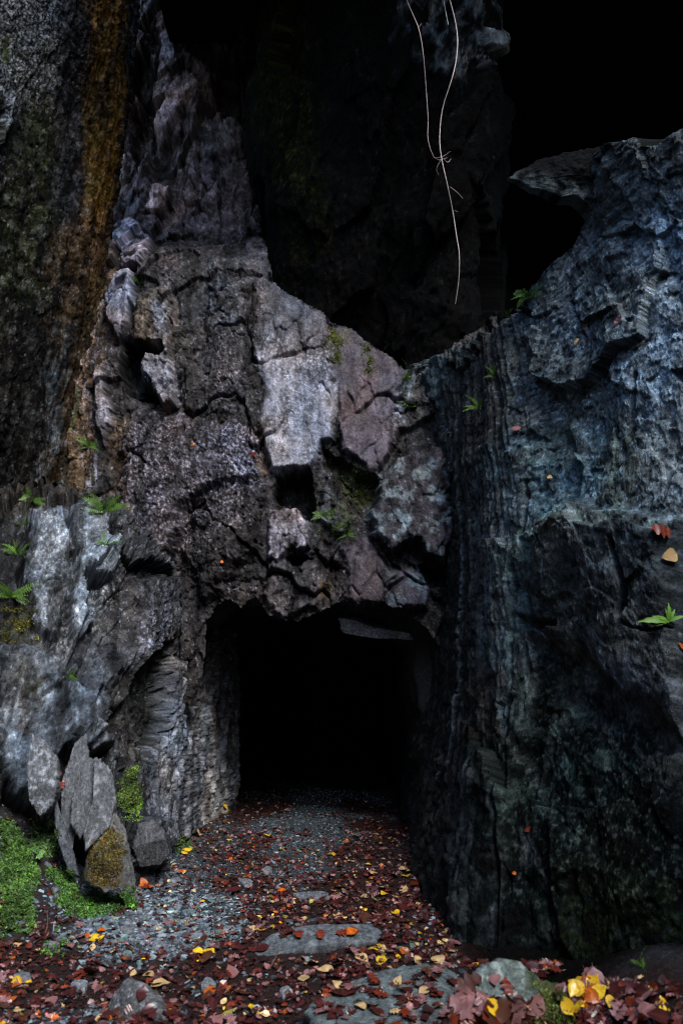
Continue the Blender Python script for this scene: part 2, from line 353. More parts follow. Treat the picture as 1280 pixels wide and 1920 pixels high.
# broken blocks at the left corner
s_([(198, 560), (215, 515), (252, 515), (256, 570), (240, 630), (225, 650), (200, 600)], 0.45, 0.12, 0, 4, 3, (0.52, 0.53, 0.58), 0.95, 0.25, sm=0.4)
s_([(225, 440), (250, 430), (290, 450), (265, 510), (225, 505)], 0.5, 0.05, -0.05, 4, 5, (0.46, 0.45, 0.52), 0.9, 0.6)
s_([(255, 560), (295, 540), (330, 560), (330, 640), (325, 690), (300, 660), (250, 650)], 0.40, 0.02, 0.02, 6, 4, (0.10, 0.085, 0.06), 0.9, 0.4, pop=0.9)
s_([(295, 640), (328, 690), (332, 770), (315, 775), (285, 730), (262, 690), (265, 670)], 0.52, 0.05, 0.05, 5, 4, (0.40, 0.41, 0.44), 0.9, 0.4)
s_([(235, 640), (310, 655), (308, 680), (270, 670), (258, 690), (300, 750), (270, 750), (240, 740), (225, 680)], -0.35, 0, 0, 4, 4, BLACK, 0.9, 0.4)  # hollow filled near-black, its shade put into the colour
p_([(290, 570), (320, 580), (325, 690), (300, 650)], (0.34, 0.37, 0.40), 0.9, 5, 5, 'streak', -0.1)
p_([(270, 560), (290, 570), (288, 640), (262, 640)], SAND, 0.8, 6, 8, 'speck', 0.0)
p_([(308, 550), (335, 560), (335, 620), (320, 610)], SAND, 0.7, 6, 8, 'speck', 0.0)
p_([(290, 480), (325, 490), (332, 600), (318, 600)], (0.33, 0.26, 0.25), 0.7, 8, 10, 'speck', 0.05)
p_([(200, 590), (222, 590), (220, 650), (205, 640)], (0.22, 0.10, 0.04), 0.7, 6, 6, 'speck', 0.0)
p_([(255, 660), (330, 680), (332, 770), (300, 760)], (0.33, 0.36, 0.38), 0.7, 8, 8, 'streak', 0.0)
p_([(290, 750), (325, 765), (320, 785), (300, 775)], SAND, 0.8, 5, 5)
s_([(178, 700), (205, 680), (215, 760), (200, 830), (185, 800)], 0.4, 0.1, 0, 5, 5, (0.38, 0.37, 0.38), 0.8, 0.6)
# ochre seep in the corner
p_([(100, 420), (215, 420), (195, 640), (175, 760), (160, 930), (90, 940), (100, 700)], (0.17, 0.10, 0.035), 0.85, 14, 14)
p_([(120, 560), (160, 560), (150, 700), (110, 860), (70, 920), (60, 880), (100, 740)], (0.42, 0.49, 0.54), 0.85, 7, 14, 'streak', 0.05, 0.15)
p_([(150, 560), (190, 560), (185, 900), (150, 920)], (0.40, 0.39, 0.41), 0.8, 7, 14, 'streak', 0.12, 0.12)
p_([(125, 670), (150, 670), (140, 800), (120, 800)], (0.07, 0.075, 0.012), 0.9, 6, 8)
p_([(105, 830), (125, 830), (122, 930), (102, 930)], (0.08, 0.075, 0.012), 0.9, 6, 8)
p_([(140, 430), (200, 430), (185, 560), (150, 580)], OCHRE, 0.8, 10, 10, 'streak', -0.2)
# blocks and hollows over the arch, the black ones painted as shade
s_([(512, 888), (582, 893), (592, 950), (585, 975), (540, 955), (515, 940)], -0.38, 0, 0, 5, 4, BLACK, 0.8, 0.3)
s_([(606, 838), (640, 862), (668, 885), (716, 893), (705, 940), (688, 965), (655, 945), (625, 905), (605, 885)], -0.22, -0.1, 0, 5, 4, (0.035, 0.04, 0.012), 0.9, 0.5, pop=0.5)
p_([(640, 865), (712, 892), (690, 930), (655, 900)], (0.085, 0.10, 0.015), 0.8, 8, 8, 'speck', 0.0)
s_([(610, 905), (640, 940), (668, 968), (650, 1000), (620, 1000), (598, 975)], 0.22, 0.1, 0, 5, 4, (0.15, 0.16, 0.15), 0.9, 0.3)
p_([(630, 930), (668, 960), (655, 985), (620, 960)], (0.07, 0.10, 0.02), 0.8, 8, 8, 'patch', -0.1)
s_([(515, 958), (560, 955), (588, 985), (580, 1030), (556, 1040), (545, 1025), (520, 1058), (498, 1055), (505, 1000)], 0.32, 0.04, 0, 4, 4, (0.38, 0.35, 0.36), 0.95, 0.4, pop=0.4)
s_([(500, 1060), (545, 1050), (600, 1060), (615, 1100), (600, 1140), (530, 1150), (490, 1120)], 0.14, 0, 0.08, 6, 6, (0.10, 0.10, 0.105), 0.8, 0.7, pop=0.4)
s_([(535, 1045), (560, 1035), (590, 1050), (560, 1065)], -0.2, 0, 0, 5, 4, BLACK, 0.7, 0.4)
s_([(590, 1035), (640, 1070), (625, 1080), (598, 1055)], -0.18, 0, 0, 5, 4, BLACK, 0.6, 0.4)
s_([(638, 1035), (690, 1010), (735, 1050), (780, 1075), (800, 1100), (808, 1140), (740, 1140), (645, 1130)], 0.26, 0.02, 0.02, 6, 5, (0.095, 0.082, 0.098), 0.95, 0.2, sm=0.3)
s_([(688, 960), (720, 905), (745, 868), (775, 838), (835, 838), (856, 870), (850, 960), (835, 1055), (790, 1055), (775, 1020), (730, 1045), (695, 1015)], 0.46, 0.08, 0.06, 7, 5, (0.05, 0.048, 0.058), 0.95, 0.4, sm=0.6)
s_([(745, 868), (768, 845), (780, 900), (775, 1010), (735, 1035), (700, 1005), (695, 960)], 0.56, 0.05, 0.03, 6, 4, (0.046, 0.045, 0.056), 0.95, 0.3, sm=0.6)
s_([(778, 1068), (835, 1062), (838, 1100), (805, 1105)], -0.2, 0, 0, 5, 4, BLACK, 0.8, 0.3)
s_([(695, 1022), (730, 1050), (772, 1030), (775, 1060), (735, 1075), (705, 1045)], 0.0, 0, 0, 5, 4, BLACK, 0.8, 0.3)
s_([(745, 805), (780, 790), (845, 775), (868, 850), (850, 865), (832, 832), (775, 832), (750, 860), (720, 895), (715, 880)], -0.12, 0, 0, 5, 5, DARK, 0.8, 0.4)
p_([(690, 940), (740, 870), (850, 850), (845, 1050), (700, 1010)], (0.33, 0.45, 0.47), 0.85, 10, 16, 'patch', 0.08, 0.1)
p_([(690, 975), (720, 960), (715, 1015), (695, 1000)], (0.30, 0.38, 0.38), 0.8, 6, 10, 'patch', -0.1, 0.15)
p_([(720, 1060), (800, 1080), (800, 1130), (740, 1130)], (0.2, 0.26, 0.27), 0.7, 10, 14, 'patch', 0.1, 0.1)
p_([(505, 1000), (580, 960), (590, 1050), (500, 1058)], PALE, 0.4, 10, 10, 'speck', 0.1)
p_([(750, 700), (870, 640), (880, 780), (770, 800)], (0.12, 0.14, 0.13), 0.7, 16, 20, 'patch', 0.0, 0.2)
p_([(500, 630), (610, 640), (590, 885), (505, 880)], (0.7, 0.75, 0.8), 0.8, 16, 16, 'speck', 0.14, 0.1)
p_([(640, 720), (750, 700), (725, 880), (650, 860)], (0.20, 0.17, 0.19), 0.8, 14, 12)
p_([(230, 800), (470, 800), (480, 960), (340, 1040), (240, 1030)], (0.45, 0.42, 0.5), 0.7, 24, 20, 'speck', 0.17, 0.1, wet=0.85)  # more lavender specks, glints put into the colour
p_([(600, 1095), (625, 1090), (620, 1125), (600, 1120)], (0.08, 0.06, 0.01), 0.8, 5, 6, 'speck', -0.1)

CREST = np.array([(455, -60), (460, 200), (478, 330), (492, 440), (510, 530), (612, 590), (700, 645), (758, 690), (800, 688), (860, 640), (960, 560)], float)
def cf_mask(V, s):
    px, py = project(V)
    wx = px + 9 * s.w1 + 5 * s.f3; wy = py + 15 * s.w2 + 8 * s.f3 + 3 * s.f1
    mouth = sdf([(378, 1700), (378, 1300), (390, 1160), (420, 1122), (452, 1138), (478, 1118), (505, 1152), (560, 1166), (602, 1146), (640, 1128), (690, 1143), (722, 1126), (770, 1152), (800, 1180), (828, 1222), (900, 1260), (900, 1700)], wx, wy) < 0
    void = sdf([(459, -400), (462, 200), (480, 330), (494, 440), (512, 530), (612, 590), (700, 647), (760, 690), (800, 685), (870, 630), (1300, 300), (1300, -400)], wx, wy) < 0
    return ~(mouth | void)
cf.build('rock_face', cf_mask)

# ------------------------------------------------------------------ leaning outcrop left of the tunnel
lv0 = [(-1.20, 9.7), (-1.50, 7.1), (-1.42, 5.95), (-2.05, 5.35), (-3.1, 4.9)]
lv5 = [(-1.22, 9.7), (-1.55, 7.15), (-1.75, 6.35), (-2.35, 5.95), (-3.3, 5.7)]
lv1 = [(-1.25, 9.7), (-1.52, 7.5), (-2.00, 7.05), (-2.75, 6.95), (-3.6, 6.8)]
P, N, a, Zv, fl = ruled([lv0, lv5, lv1], np.concatenate([np.linspace(0, 0.85, 50), np.linspace(0.85, 1.7, 190)[1:], np.linspace(1.7, 3.4, 220)[1:], np.linspace(3.4, 4, 20)[1:]]), np.concatenate([np.linspace(0, 1, 330), 1 + np.linspace(0.03, 0.7, 14)]), [2.3, 2.45, 3.0, 3.2, 3.2])
oc = Surf(P, N, a, Zv, fl)
lean = -0.35 * Zv
f1_, e1, r1 = facets(a - lean, Zv, 0.42, 0.95, 31, 0.17, 0.28); f2_, e2, r2 = facets(a - lean, Zv, 0.16, 0.4, 32, 0.06, 0.14); f3_, e3, r3 = facets(a - lean, Zv, 0.06, 0.14, 33, 0.02, 0.035)
jam = sstep(0.9, 1.7, np.repeat(np.concatenate([np.linspace(0, 0.85, 50), np.linspace(0.85, 1.7, 190)[1:], np.linspace(1.7, 3.4, 220)[1:], np.linspace(3.4, 4, 20)[1:]])[:, None], a.shape[1], 1))
oc.h0 = (0.15 + 0.85 * jam) * (f1_ + f2_) + f3_ + 0.05 * fbm(a * 1.7, Zv * 1.2, 4, 41)
oc.h = oc.h0.copy(); oc.col[:] = (0.065, 0.068, 0.074); oc.col *= (0.5 + 1.0 * r2)[..., None]
oc.koff = 0.55; oc.tint = (0.95, 1.0, 1.07); oc.kkeep = 1.5; oc.crack = 0.07 * np.exp(-(e1 / 0.04) ** 2) + 0.03 * np.exp(-(e2 / 0.05) ** 2); oc.kbev = 1.4; oc.kwarp = 1.4
s_ = oc.slab; p_ = oc.paint
s_([(50, 960), (120, 940), (132, 1020), (128, 1130), (105, 1200), (60, 1180), (40, 1100)], 0.20, -0.05, 0, 6, 6, (0.27, 0.31, 0.37), 0.9, 0.5, wet=0.75)
s_([(132, 940), (180, 960), (215, 1040), (195, 1120), (165, 1200), (120, 1225), (128, 1100)], 0.30, 0.05, 0, 6, 8, (0.34, 0.38, 0.43), 0.88, 0.8, wet=0.75)
s_([(145, 1090), (200, 1100), (190, 1150), (160, 1160)], -0.05, 0, 0, 6, 6, DARK, 0.7, 0.6)
s_([(185, 1100), (225, 1050), (345, 1060), (330, 1190), (275, 1262), (205, 1258), (180, 1180)], 0.16, 0.02, 0.05, 10, 6, (0.07, 0.065, 0.068), 0.9, 0.4, 0.06, pop=0.9, wet=0.6)
p_([(250, 1130), (310, 1120), (300, 1230), (210, 1250)], LAV, 0.55, 18, 14, 'speck', 0.12, 0.12, wet=0.8)
s_([(215, 1265), (310, 1230), (300, 1400), (255, 1440), (215, 1420), (170, 1310)], -0.02, 0.05, 0, 8, 8, (0.045, 0.042, 0.038), 0.9, 0.5, pop=0.8)
s_([(260, 1240), (330, 1190), (345, 1300), (290, 1420), (255, 1440)], -0.16, 0, 0, 8, 8, (0.03, 0.032, 0.024), 0.9, 0.5)
s_([(225, 1040), (330, 1062), (340, 1085), (240, 1085)], -0.2, 0, 0, 6, 5, BLACK, 0.8, 0.4)  # shade under the bulge painted near-black
s_([(0, 1225), (50, 1215), (95, 1240), (150, 1330), (185, 1420), (150, 1440), (110, 1420), (60, 1520), (0, 1460)], 0.34, 0.1, 0, 8, 7, (0.17, 0.19, 0.21), 0.9, 0.5)
p_([(20, 1250), (75, 1250), (70, 1400), (20, 1380)], (0.05, 0.045, 0.028), 0.9, 15, 15, 'patch', -0.15)
p_([(35, 1330), (60, 1330), (55, 1390), (35, 1390)], RUST, 0.6, 8, 10, 'speck', 0.1)
p_([(55, 1260), (85, 1255), (75, 1320), (55, 1310)], (0.07, 0.06, 0.01), 0.7, 8, 10, 'speck', 0.0)
p_([(0, 1130), (60, 1140), (75, 1210), (20, 1220)], (0.05, 0.045, 0.01), 0.8, 14, 14, 'patch', -0.2)
p_([(95, 1240), (130, 1290), (180, 1410), (165, 1420), (110, 1300)], (0.26, 0.28, 0.31), 0.8, 6, 8, 'patch', -0.3)
s_([(0, 1470), (60, 1520), (130, 1560), (170, 1640), (150, 1680), (0, 1560)], -0.35, 0, 0, 8, 7, BLACK, 0.8, 0.3)  # hollow's shade painted in near-black
s_([(325, 1210), (352, 1300), (365, 1420), (355, 1560), (300, 1610), (258, 1610), (262, 1520), (290, 1420), (300, 1350)], 0.14, 0.1, 0, 6, 6, (0.27, 0.27, 0.30), 0.85, 0.8)
s_([(250, 1540), (300, 1530), (318, 1575), (280, 1630), (250, 1620)], 0.26, -0.1, 0, 6, 5, (0.09, 0.09, 0.095), 0.9, 0.4)
p_([(290, 1420), (350, 1300), (360, 1500), (300, 1560)], (0.46, 0.48, 0.53), 0.8, 10, 14, 'streak', 0.0)
p_([(345, 1140), (400, 1140), (385, 1330), (345, 1320)], (0.28, 0.34, 0.37), 0.8, 10, 12, 'streak', -0.1)
p_([(375, 1150), (415, 1150), (395, 1330), (380, 1340)], (0.13, 0.25, 0.24), 0.8, 10, 12, 'streak', 0.0)
p_([(320, 1180), (350, 1150), (345, 1260), (320, 1260)], SAND, 0.6, 10, 10, 'speck', 0.1)
p_([(140, 1280), (190, 1290), (185, 1340), (150, 1350)], PALE, 0.6, 12, 12, 'patch', 0.0)
p_([(380, 1200), (470, 1150), (450, 1480), (370, 1600), (365, 1400)], (0.62, 0.58, 0.56), 0.9, 8, 10)  # inner jamb painted paler to look lit from outside
p_([(380, 1200), (470, 1150), (450, 1480), (370, 1600), (365, 1400)], (0.8, 0.77, 0.75), 0.7, 8, 10, 'streak', 0.1)
p_([(55, 945), (215, 1040), (185, 1190), (105, 1225), (50, 1120)], (0.75, 0.8, 0.8), 0.8, 20, 20, 'speck', 0.10, 0.12, wet=0.8)  # this and the next two paint pale wet highlights into the colour
p_([(60, 1230), (100, 1240), (185, 1420), (120, 1400), (0, 1480), (0, 1400)], (0.5, 0.55, 0.6), 0.7, 20, 20, 'patch', 0.1, 0.12, wet=0.8)
p_([(290, 1420), (350, 1300), (365, 1500), (300, 1580)], (0.6, 0.63, 0.68), 0.7, 16, 16, 'speck', 0.12, 0.12, wet=0.8)
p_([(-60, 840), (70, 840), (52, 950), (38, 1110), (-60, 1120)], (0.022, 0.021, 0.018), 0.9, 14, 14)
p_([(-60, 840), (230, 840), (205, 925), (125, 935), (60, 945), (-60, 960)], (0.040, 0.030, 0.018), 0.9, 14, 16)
def oc_mask(V, s):
    px, py = project(V)
    return ~((py < 908 + 120 * s.w2 + 50 * s.f3 + 0.5 * np.maximum(60 - px, 0)) & (px < 240))
oc.build('rock_outcrop', oc_mask)

# ------------------------------------------------------------------ right-hand wall
sv = np.concatenate([np.linspace(0, 1, 120), np.linspace(1, 6.2, 460)[1:], np.linspace(6.2, 8, 30)[1:]])
vv = np.concatenate([np.linspace(0, 1, 520), 1 + np.linspace(0.02, 4.0, 26)])
tops = [at(760, 690, 7.9), at(900, 625, 6.85), at(1032, 495, 6.05), at(1096, 412, 5.75), at(1116, 292, 5.55), at(1200, 264, 5.05), at(1290, 228, 4.6), (3.4, 3.2, 5.9), (4.2, -4, 6.6)]
r0 = [(0.60, 9.4), (0.60, 5.35), (0.98, 4.72), (1.26, 4.53), (1.42, 4.44), (1.66, 4.30), (2.1, 3.95), (2.9, 3.2), (3.4, -4)]
r5 = [(0.86, 8.8), (1.10, 6.20), (1.45, 5.42), (1.68, 5.03), (1.80, 4.84), (1.95, 4.60), (2.3, 4.15), (3.0, 3.2), (3.6, -4)]
r1 = [(p[0], p[1]) for p in tops]
P, N, a, Zv, fl = ruled([r0, r5, r1], sv, vv, [p[2] for p in tops])
a = a * 0.62; rw = Surf(P, N, a, Zv, fl)
shear = a + 0.10 * Zv
f1_, e1, r1_ = facets(shear, Zv, 0.6, 1.1, 51, 0.035, 0.24); f2_, e2, r2 = facets(shear, Zv, 0.2, 0.34, 52, 0.014, 0.075); f3_, e3, r3 = facets(shear, Zv, 0.07, 0.11, 53, 0.007, 0.020)
strip = np.exp(-((rw.px - (905 - (rw.py - 700) * 0.105)) / 58.0) ** 2) * (rw.py > 560)
stri = fbm(shear * 24, Zv * 0.13, 4, 61, 0.65)
rw.h0 = (f1_ + f2_) * (1 - 0.5 * strip) + f3_ * (1 - 0.7 * strip) + 0.08 * fbm(shear * 1.4, Zv * 1.1, 4, 62) + strip * (0.05 * stri - 0.085 * np.exp(-(fbm(shear * 12, Zv * 0.10, 3, 67, 0.6) / 0.05) ** 2) - 0.04 * np.exp(-(fbm(shear * 28, Zv * 0.16, 3, 66, 0.6) / 0.06) ** 2)) + 0.002 * stri
rw.h = rw.h0.copy()
rw.col[:] = (0.075, 0.085, 0.09); rw.col *= (0.55 + 0.9 * r2)[..., None]; rw.wet[:] = 0.62
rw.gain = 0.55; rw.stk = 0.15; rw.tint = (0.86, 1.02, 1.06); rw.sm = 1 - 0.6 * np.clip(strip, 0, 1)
s_ = rw.slab; p_ = rw.paint
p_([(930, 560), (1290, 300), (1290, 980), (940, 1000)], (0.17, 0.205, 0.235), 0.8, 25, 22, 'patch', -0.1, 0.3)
p_([(1170, 420), (1300, 380), (1300, 940), (1190, 900)], (0.36, 0.43, 0.53), 0.9, 25, 20, 'patch', -0.25, 0.35, wet=0.85)  # pale blue painted in for the sky's sheen on wet rock
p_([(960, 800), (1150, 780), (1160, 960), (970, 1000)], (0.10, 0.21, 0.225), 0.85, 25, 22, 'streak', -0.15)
p_([(930, 600), (1290, 350), (1290, 980), (960, 980)], (0.40, 0.49, 0.57), 0.85, 25, 20, 'speck', 0.10, 0.12, wet=0.9)  # pale specks painted as small sky highlights
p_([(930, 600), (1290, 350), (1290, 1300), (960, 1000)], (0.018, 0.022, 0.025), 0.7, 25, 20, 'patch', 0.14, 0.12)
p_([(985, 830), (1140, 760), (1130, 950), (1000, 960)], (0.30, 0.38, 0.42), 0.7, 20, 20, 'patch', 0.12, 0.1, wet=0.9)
p_([(900, 640), (1000, 600), (1000, 800), (900, 850)], (0.09, 0.085, 0.065), 0.6, 25, 20, 'patch', 0.0)
p_([(920, 700), (975, 690), (960, 800), (915, 800)], (0.11, 0.095, 0.045), 0.6, 15, 15, 'patch', 0.0)
p_([(1050, 480), (1110, 430), (1100, 560), (1060, 600)], (0.16, 0.17, 0.22), 0.7, 16, 14, 'streak', 0.0)
p_([(1020, 800), (1100, 760), (1080, 900), (1010, 920)], (0.02, 0.045, 0.04), 0.8, 14, 14, 'streak', -0.05)
p_([(1130, 800), (1200, 790), (1190, 960), (1140, 960)], (0.06, 0.075, 0.04), 0.7, 14, 14, 'streak', -0.1)
p_([(1085, 560), (1180, 450), (1170, 700), (1090, 760)], (0.055, 0.075, 0.085), 0.7, 16, 16, 'patch', -0.1)
p_([(770, 690), (890, 620), (880, 780), (800, 790)], (0.11, 0.135, 0.13), 0.8, 12, 16, 'patch', -0.1)
p_([(960, 990), (1060, 960), (1020, 1100), (990, 1100), (955, 1250), (940, 1250)], (0.075, 0.155, 0.14), 0.8, 12, 14, 'streak', -0.2)
# the block that stands out at the right, above wall painted near-black as shade
s_([(1040, 985), (1100, 955), (1190, 965), (1300, 985), (1300, 1420), (1200, 1330), (1130, 1260), (1040, 1220), (1000, 1190), (985, 1100), (1010, 1020)], 0.14, 0.05, -0.05, 34, 10, (0.075, 0.083, 0.09), 0.8, 0.7)
s_([(1090, 955), (1190, 965), (1290, 985), (1290, 1010), (1180, 1000), (1100, 985)], 0.12, 0, 0, 6, 8, (0.15, 0.17, 0.15), 0.7, 0.8)
p_([(1060, 1000), (1130, 990), (1110, 1120), (1060, 1100)], (0.07, 0.08, 0.03), 0.5, 16, 16, 'streak', 0.0)
p_([(1130, 1230), (1180, 1230), (1290, 1290), (1290, 1430), (1200, 1330)], (0.26, 0.28, 0.35), 0.85, 14, 16, 'patch', -0.1, 0.2, wet=0.85)
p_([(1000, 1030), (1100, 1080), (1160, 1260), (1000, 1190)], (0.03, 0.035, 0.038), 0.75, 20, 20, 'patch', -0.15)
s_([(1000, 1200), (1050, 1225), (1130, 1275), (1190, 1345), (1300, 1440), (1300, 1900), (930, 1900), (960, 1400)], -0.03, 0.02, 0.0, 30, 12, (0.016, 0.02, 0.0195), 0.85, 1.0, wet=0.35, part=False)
p_([(900, 1300), (960, 1300), (1300, 1480), (1300, 1900), (820, 1900)], (0.006, 0.0075, 0.0075), 0.92, 40, 30, 'patch', -0.3, 0.3, wet=0.18)  # near-black colour stands in for shade on the lower wall
p_([(900, 1100), (1100, 1050), (1200, 1350), (1120, 1540), (930, 1580)], (0.022, 0.048, 0.041), 0.7, 40, 30, 'patch', 0.08, 0.2, wet=0.7)
p_([(940, 1150), (1280, 1300), (1280, 1700), (950, 1700)], (0.07, 0.10, 0.10), 0.6, 40, 30, 'speck', 0.2, 0.1, wet=0.95)
p_([(985, 1560), (1010, 1560), (1015, 1640), (985, 1620)], (0.25, 0.25, 0.28), 0.6, 8, 10, 'patch', 0.0)
p_([(1040, 1600), (1300, 1650), (1300, 1850), (1040, 1850)], (0.025, 0.032, 0.008), 0.6, 30, 25, 'speck', 0.0)
s_([(960, 1150), (1010, 1160), (1060, 1170), (1060, 1180), (1010, 1180), (970, 1175)], -0.06, 0, 0, 5, 5, BLACK, 0.6, 0.8)
rw.flk = 1.0 - 0.93 * sstep(1150, 1420, rw.py + 0.25 * (1280 - rw.px)) - 0.0
# cracks
for c in ([(1190, 1030), (1200, 1110), (1190, 1180), (1240, 1200), (1280, 1190)], [(1070, 560), (1100, 640), (1085, 760)], [(1190, 690), (1180, 790), (1150, 900)], [(990, 900), (960, 1120), (935, 1400), (930, 1800)], [(1125, 300), (1090, 420), (1040, 520)]):
    for (x1, y1), (x2, y2) in zip(c[:-1], c[1:]):
        s_([(x1 - 4, y1), (x1 + 4, y1), (x2 + 4, y2), (x2 - 4, y2)], -0.07, 0, 0, 5, 5, BLACK, 0.6, 0.9)
# dark cleaved strip along the passage
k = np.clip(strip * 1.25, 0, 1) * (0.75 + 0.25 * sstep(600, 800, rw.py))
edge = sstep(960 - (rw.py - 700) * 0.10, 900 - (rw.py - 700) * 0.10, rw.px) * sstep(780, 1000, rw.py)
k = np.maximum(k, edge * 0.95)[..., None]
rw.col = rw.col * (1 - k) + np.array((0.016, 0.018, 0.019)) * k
line = (sstep(0.30, 0.42, stri) * np.clip(strip * 1.2, 0, 1) * sstep(1700, 1200, rw.py))[..., None]
rw.col = rw.col * (1 - 0.8 * line) + np.array((0.24, 0.28, 0.31)) * 0.8 * line
p_([(890, 850), (1010, 850), (990, 1350), (900, 1350)], (0.14, 0.19, 0.21), 0.7, 20, 18, 'streak', 0.05, 0.2)
p_([(870, 1000), (945, 980), (935, 1250), (900, 1300), (885, 1150)], (0.14, 0.15, 0.165), 0.6, 14, 14, 'patch', 0.0, 0.2)
p_([(880, 1260), (930, 1250), (925, 1380), (885, 1390)], (0.06, 0.04, 0.035), 0.7, 10, 10)
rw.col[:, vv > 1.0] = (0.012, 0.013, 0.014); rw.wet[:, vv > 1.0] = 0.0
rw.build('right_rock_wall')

# ------------------------------------------------------------------ left-hand wall with the seeping bands
sv = np.concatenate([np.linspace(0, 1.15, 230), np.linspace(1.15, 3, 20)[1:]]); vv = np.concatenate([np.linspace(0.15, 1, 560)])
l0 = [(-2.75, 7.85), (-3.7, 5.6), (-4.8, 3.0), (-5.2, -6)]; l5 = [(-2.55, 7.9), (-3.45, 5.9), (-4.7, 3.0), (-5.2, -6)]; l1 = [(-2.36, 8.1), (-3.25, 6.3), (-4.6, 3.0), (-5.2, -6)]
P, N, a, Zv, fl = ruled([l0, l5, l1], sv, vv, [9.9, 9.9, 9.9, 9.9])
lw = Surf(P, N, a, Zv, fl)
f1_, e1, r1_ = facets(a, Zv, 0.5, 1.9, 71, 0.035, 0.10); f2_, e2, r2 = facets(a, Zv, 0.16, 0.30, 72, 0.012, 0.035)
g1, g2, *_ = worley(a * 17, Zv * 13, 73)
lw.h0 = f1_ + f2_ + 0.06 * fbm(a * 2, Zv * 0.6, 4, 81) + 0.006 * (0.5 - g1)
lw.h = lw.h0.copy(); lw.col[:] = (0.026, 0.024, 0.021); lw.col *= (0.5 + r2)[..., None] ; lw.wet[:] = 0.34
lw.gain = 0.27; lw.flk = 0.5
s_ = lw.slab; p_ = lw.paint
lw.pop += 0.6 * sstep(130, 165, lw.px) * sstep(245, 215, lw.px) + 0.25
p_([(0, -20), (125, -20), (100, 160), (30, 230), (0, 260), (-40, 200)], (0.60, 0.68, 0.80), 0.75, 25, 22, 'speck', 0.10, 0.2, wet=0.9)  # bluish specks here and below paint the sky's sheen onto the wall
p_([(0, 160), (60, 130), (20, 240), (0, 250)], (0.62, 0.70, 0.80), 0.7, 15, 15, 'speck', 0.08, 0.2, wet=0.9)
p_([(115, -20), (165, -20), (155, 420), (110, 450)], (0.055, 0.052, 0.058), 0.7, 14, 10)
p_([(172, -20), (232, -20), (218, 200), (206, 420), (190, 560), (145, 600), (162, 420), (172, 200)], (0.46, 0.23, 0.032), 0.85, 26, 14, 'streak', -0.35, 0.3)
p_([(185, 0), (232, -20), (222, 120), (190, 160)], (0.50, 0.24, 0.034), 0.8, 14, 10, 'streak', 0.0)
p_([(160, 150), (195, 150), (190, 430), (165, 430)], (0.11, 0.085, 0.02), 0.6, 10, 10, 'streak', 0.0)
p_([(0, 230), (90, 160), (115, 300), (90, 560), (0, 640), (-30, 500)], MOSS, 0.8, 25, 22, 'patch', -0.1, 0.25)
p_([(30, 60), (110, 60), (110, 180), (40, 200)], (0.045, 0.042, 0.02), 0.6, 16, 16, 'patch', 0.0)
p_([(-5, 70), (12, 70), (12, 125), (-5, 120)], (0.07, 0.09, 0.015), 1, 6, 6)
p_([(100, 420), (215, 420), (195, 640), (175, 760), (160, 930), (90, 940), (100, 700)], (0.10, 0.06, 0.025), 0.8, 14, 14, 'streak', -0.3)
p_([(105, 600), (135, 600), (125, 760), (95, 920), (65, 930), (90, 780)], (0.20, 0.24, 0.27), 0.8, 7, 12, 'streak', 0.0, 0.15)
lw.build('left_rock_wall')

# ------------------------------------------------------------------ hanging roof of the upper cavern
h0 = [(-1.0, 10.4), (-0.5, 9.9), (0.4, 9.8), (1.4, 9.8), (2.4, 10.4)]; h5 = [(-1.12, 9.6), (-0.6, 8.5), (0.4, 8.2), (1.45, 8.1), (2.0, 10.0)]; h1 = [(-1.22, 8.8), (-0.7, 6.9), (0.5, 6.3), (1.62, 6.2), (1.95, 9.0)]
P, N, a, Zv, fl = ruled([h0, h5, h1], np.concatenate([np.linspace(0, 3, 240), np.linspace(3, 4, 50)[1:]]), np.linspace(0.36, 1, 300), [10.2, 10.2, 10.2, 10.2, 10.2])
hr = Surf(P, N, a, Zv, fl)
f1_, e1, r1_ = facets(a - 0.3 * Zv, Zv, 0.6, 1.1, 91, 0.30, 0.3); f2_, e2, r2 = facets(a - 0.3 * Zv, Zv, 0.3, 0.8, 92, 0.05, 0.1)
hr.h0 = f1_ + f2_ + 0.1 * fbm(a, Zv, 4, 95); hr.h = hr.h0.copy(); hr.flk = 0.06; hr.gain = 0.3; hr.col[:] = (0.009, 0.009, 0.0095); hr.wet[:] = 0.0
hr.paint([(480, -50), (560, -50), (600, 250), (625, 450), (560, 500), (500, 250)], (0.045, 0.055, 0.007), 0.85, 25, 20, 'speck', 0.0, 0.2)
hr.paint([(780, -40), (1010, -40), (1005, 110), (840, 140), (760, 80)], (0.25, 0.29, 0.33), 0.8, 20, 20, 'patch', 0.05, 0.2, wet=0.8)  # this and the next two paint a lit patch onto the shaded roof
hr.slab([(905, 55), (960, 65), (1012, 55), (1008, 95), (960, 100), (905, 92)], 0.12, 0, 0.1, 8, 9, (0.70, 0.74, 0.80), 0.9, 0.3, wet=0.8)
hr.paint([(840, 50), (960, 90), (940, 140), (860, 110)], (0.5, 0.57, 0.6), 0.6, 10, 12, 'speck', 0.1, 0.15)
hr.build('cavern_roof')

